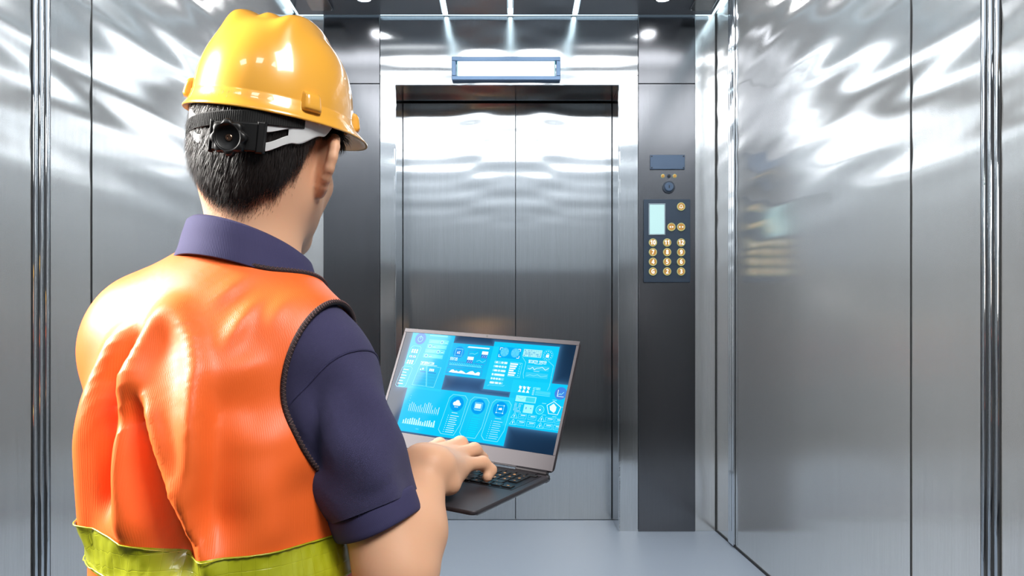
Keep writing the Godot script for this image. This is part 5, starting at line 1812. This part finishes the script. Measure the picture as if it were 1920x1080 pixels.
	for row in 2:
		var v := 0.70 + row * 0.06
		for u in [0.757, 0.902]:
			px_line(im, [[u, v - 0.028], [u + 0.017, v + 0.022], [u - 0.017, v + 0.022], [u, v - 0.028]], 1.6, pale)
			px_rect(im, u - 0.002, v - 0.006, u + 0.002, v + 0.014, w)
		for u in [0.779, 0.832, 0.923, 0.972]:
			px_line(im, [[u, v - 0.022], [u + 0.042, v - 0.022], [u + 0.042, v + 0.02], [u, v + 0.02], [u, v - 0.022]], 1.2, pale)
			px_rect(im, u + 0.012, v - 0.012, u + 0.037, v - 0.007, w)
			px_rect(im, u + 0.006, v + 0.004, u + 0.035, v + 0.007, pale)
	return im

func rounded(b: MB, fr: Callable, w: float, d: float, y0: float, y1: float, rad: float, bev := 0.0012, seg := 6) -> void:
	# a slab with rounded corners in plan: fr(x, y, z) places it; the outline runs round x, z
	var out := []
	for k in [[1, 1, 0.0], [1, -1, 90.0], [-1, -1, 180.0], [-1, 1, 270.0]]:
		for i in seg + 1:
			var g := deg_to_rad(k[2] + 90.0 * i / seg)
			out.append(Vector2(k[0] * (w / 2 - rad), k[1] * (d / 2 - rad)) + Vector2(sin(g), cos(g)) * rad)
	var n := out.size()
	var lay := [[bev, y0], [0.0, y0 + bev], [0.0, y1 - bev], [bev, y1]]
	b.grid(n, 4, func(i: int, j: int):
		var p: Vector2 = out[i]
		var q: Vector2 = p - p.normalized() * lay[j][0]
		return fr.call(q.x, lay[j][1], q.y), true)
	for e in [0, 3]:
		var k0 := b.v.size()
		var c: Vector3 = fr.call(0.0, lay[e][1], 0.0)
		var nn: Vector3 = (fr.call(0.0, 1.0, 0.0) - fr.call(0.0, 0.0, 0.0)).normalized() * (1.0 if e == 3 else -1.0)
		b.put(c, nn)
		for i in n:
			var p: Vector2 = out[i]
			var q := p - p.normalized() * bev
			b.put(fr.call(q.x, lay[e][1], q.y), nn)
		for i in n:
			var u := k0 + 1 + i; var w2 := k0 + 1 + (i + 1) % n
			if (b.v[u] - c).cross(b.v[w2] - c).dot(nn) > 0.0: b.idx.append_array([k0, w2, u])
			else: b.idx.append_array([k0, u, w2])

func build_laptop() -> void:
	M.lap = mat(Color(0.235, 0.22, 0.24), 0.5, 0.35)
	M.lap_edge = mat(Color(0.16, 0.15, 0.165), 0.35, 0.5)
	M.key = mat(Color(0.085, 0.08, 0.088), 0.5)
	M.legend = mat(Color(0.85, 0.62, 0.38), 0.5)
	M.legend.emission_enabled = true
	M.legend.emission = Color(0.85, 0.55, 0.3)
	M.legend.emission_energy_multiplier = 0.25
	var W := 0.39; var D := 0.2713; var H := 0.2476
	var o := thing("laptop", "open dark grey laptop with a bright cyan dashboard on its screen, held by the man", "laptop", LT)
	var L := func(x: float, y: float, z: float) -> Vector3: return LB * Vector3(x, y, z)
	var an := deg_to_rad(113.2)
	var up := Vector3(0, sin(an), cos(an)); var nrm := Vector3(0, -cos(an), sin(an))   # lid plane: along up; nrm faces the user
	var lid := func(x: float, h: float, t: float) -> Vector3: return LB * (Vector3(x, 0.004, -0.002) + up * h + nrm * t)
	# base: wedge with a bevelled belly, thicker at the hinge
	var b := MB.new()
	rounded(b, func(x: float, y: float, z: float): return L.call(x, y, z + D / 2 + 0.004), W, D - 0.008, -0.0065, 0.0, 0.010, 0.0015)
	part("base", b, M.lap, o)
	b = MB.new()
	var belly := [[W / 2 - 0.001, -0.005, 0.004, D - 0.004], [W / 2 - 0.004, -0.0095, 0.004, D - 0.014], [W / 2 - 0.016, -0.0175, 0.006, D - 0.055], [W / 2 - 0.03, -0.0185, 0.02, D - 0.075]]
	for k in 3:
		var p: Array = belly[k]; var q: Array = belly[k + 1]
		var P := [Vector3(-p[0], p[1], p[3]), Vector3(p[0], p[1], p[3]), Vector3(p[0], p[1], p[2]), Vector3(-p[0], p[1], p[2])]
		var Q := [Vector3(-q[0], q[1], q[3]), Vector3(q[0], q[1], q[3]), Vector3(q[0], q[1], q[2]), Vector3(-q[0], q[1], q[2])]
		for i in 4:
			b.out_quad(LB * Vector3(0, 0.0, D / 2), [LB * P[i], LB * P[(i + 1) % 4], LB * Q[(i + 1) % 4], LB * Q[i]])
	var bt: Array = belly[3]
	b.out_quad(Vector3.ZERO, [L.call(-bt[0], bt[1], bt[3]), L.call(bt[0], bt[1], bt[3]), L.call(bt[0], bt[1], bt[2]), L.call(-bt[0], bt[1], bt[2])])
	part("underside", b, M.lap_edge, o)
	# raised strip between keyboard and hinge
	b = MB.new()
	b.cbox(L.call(0, 0.0005, 0.012), Vector3(W - 0.05, 0.002, 0.012), 0.0008, LB)
	part("speaker_strip", b, M.lap_edge, o)
	for s: float in [-1.0, 1.0]:
		b = MB.new()
		b.tube([L.call(s * 0.185, 0.001, -0.001), L.call(s * 0.125, 0.001, -0.001)], [0.0062], 12)
		part("hinge", b, M.lap_edge, o)
	b = MB.new()
	b.cbox(L.call(0, -0.007, 0.0), Vector3(W - 0.012, 0.014, 0.014), 0.003, LB)
	part("hinge_bar", b, M.lap_edge, o)
	# lid
	b = MB.new()
	rounded(b, func(x: float, y: float, z: float): return lid.call(x, H / 2 - z, y), W, H, -0.006, 0.0, 0.009, 0.0012)
	part("lid", b, M.lap, o)
	var sx0 := -0.1885; var sx1 := 0.1885; var h0 := 0.0305; var h1 := 0.2385
	b = MB.new()
	for q in [[-W / 2 + 0.001, W / 2 - 0.001, h1, H - 0.001], [-W / 2 + 0.001, W / 2 - 0.001, 0.002, h0], [-W / 2 + 0.001, sx0, h0, h1], [sx1, W / 2 - 0.001, h0, h1]]:
		var mid: Vector3 = lid.call((q[0] + q[1]) / 2, (q[2] + q[3]) / 2, 0.0008)
		var fr := Basis(LB * Vector3(1, 0, 0), LB * up, LB * nrm)
		b.cbox(mid, Vector3(q[1] - q[0], q[3] - q[2], 0.0016), 0.0004, fr)
	part("bezel", b, M.lap, o)
	var m := mat(Color(0.01, 0.015, 0.02), 0.06)
	m.emission_enabled = true
	m.emission = Color.WHITE
	m.emission_operator = BaseMaterial3D.EMISSION_OP_MULTIPLY
	m.emission_texture = ImageTexture.create_from_image(screen_image())
	m.emission_energy_multiplier = 1.0
	m.metallic_specular = 0.1
	m.texture_repeat = false
	b = MB.new()
	var c := [lid.call(sx0, h0, 0.0009), lid.call(sx1, h0, 0.0009), lid.call(sx1, h1, 0.0009), lid.call(sx0, h1, 0.0009)]
	b.quad(c[0], c[1], c[2], c[3])
	b.uv = PackedVector2Array([Vector2(0, 1), Vector2(1, 1), Vector2(1, 0), Vector2(0, 0)])
	part("screen", b, m, o)
	var al := area(lid.call(0, (h0 + h1) / 2, 0.004), LB * nrm, Vector2(0.37, 0.2), 0.003, Color(0.35, 0.9, 1.0), o, "screen_light")
	al.light_specular = 0.0
	b = MB.new()
	b.lathe(lid.call(0.0, 0.2432, 0.0016), LB * nrm, [Vector2(0, 0), Vector2(0.0022, 0), Vector2(0.0020, 0.0003), Vector2(0, 0.0003)], 12)
	part("webcam", b, M.key, o)
	# keyboard well and keys
	b = MB.new()
	b.cbox(L.call(0, 0.0003, 0.076), Vector3(0.366, 0.0010, 0.113), 0.0004, LB)
	part("keyboard_tray", b, M.lap_edge, o)
	var rows := [
		["|1.0*15", "", 0.012], ["`1234567890-=", "<", 0.0185], ["QWERTYUIOP[]", "\\", 0.0185], ["ASDFGHJKL;'", ">", 0.0185], ["ZXCVBNM,./", "^", 0.0185], ["", "_", 0.0185]]
	var z := 0.0235
	var kb := {}
	for r in 6:
		var h: float = rows[r][2]
		var x := -0.181
		var list := []
		match r:
			0: for i in 18: list.append([0.0201, ""])
			1:
				for ch in "`1234567890-=": list.append([0.0187, ch])
				list.append([0.0345, "<"])
				for ch in "789": list.append([0.0187, ch])
				list.append([0.0187, "-"])
			2:
				list.append([0.027, ""])
				for ch in "QWERTYUIOP[]\\": list.append([0.0187, ch])
				list.append([0.0262, ""])
				for ch in "456": list.append([0.0187, ch])
			3:
				list.append([0.032, ""])
				for ch in "ASDFGHJKL;'": list.append([0.0187, ch])
				list.append([0.040, ""])
				for ch in "123": list.append([0.0187, ch])
				list.append([0.0187, "+"])
			4:
				list.append([0.042, ""])
				for ch in "ZXCVBNM,./": list.append([0.0187, ch])
				list.append([0.030, "^"])
				for ch in ["", "0", "."]: list.append([0.025, ch])
			5:
				for wd in [0.026, 0.022, 0.022, 0.022]: list.append([wd, ""])
				list.append([0.112, ""])
				for ch in ["", "", "<", "v", ">", "0", ".", "="]: list.append([0.0195, ch])
		for kdef in list:
			var w: float = kdef[0]
			if x + w > 0.1845: w = 0.1845 - x
			if w < 0.008: continue
			var key := Vector2(w, h)
			if not kb.has(key):
				var km := MB.new()
				km.cbox(Vector3(0, 0.0011, 0), Vector3(w - 0.0026, 0.0022, h - 0.0026), 0.0006)
				kb[key] = km.mesh()
			var ko := part("key", kb[key], M.key, o)
			ko.transform = Transform3D(LB, L.call(x + w / 2, 0.0006, z + h / 2))
			if kdef[1] != "":
				if not kb.has(kdef[1]): kb[kdef[1]] = text_mesh(kdef[1], 0.0062, true, 0.0002)
				var tx := part("key_legend", kb[kdef[1]], M.legend, ko)
				tx.transform = Transform3D(Basis(Vector3(1, 0, 0), Vector3(0, 0, -1), Vector3(0, 1, 0)), Vector3(0, 0.00225, 0))
			x += w
		z += h
	b = MB.new()
	b.cbox(L.call(-0.03, 0.0002, 0.198), Vector3(0.115, 0.0008, 0.07), 0.0003, LB)
	part("touchpad", b, M.lap_edge, o)
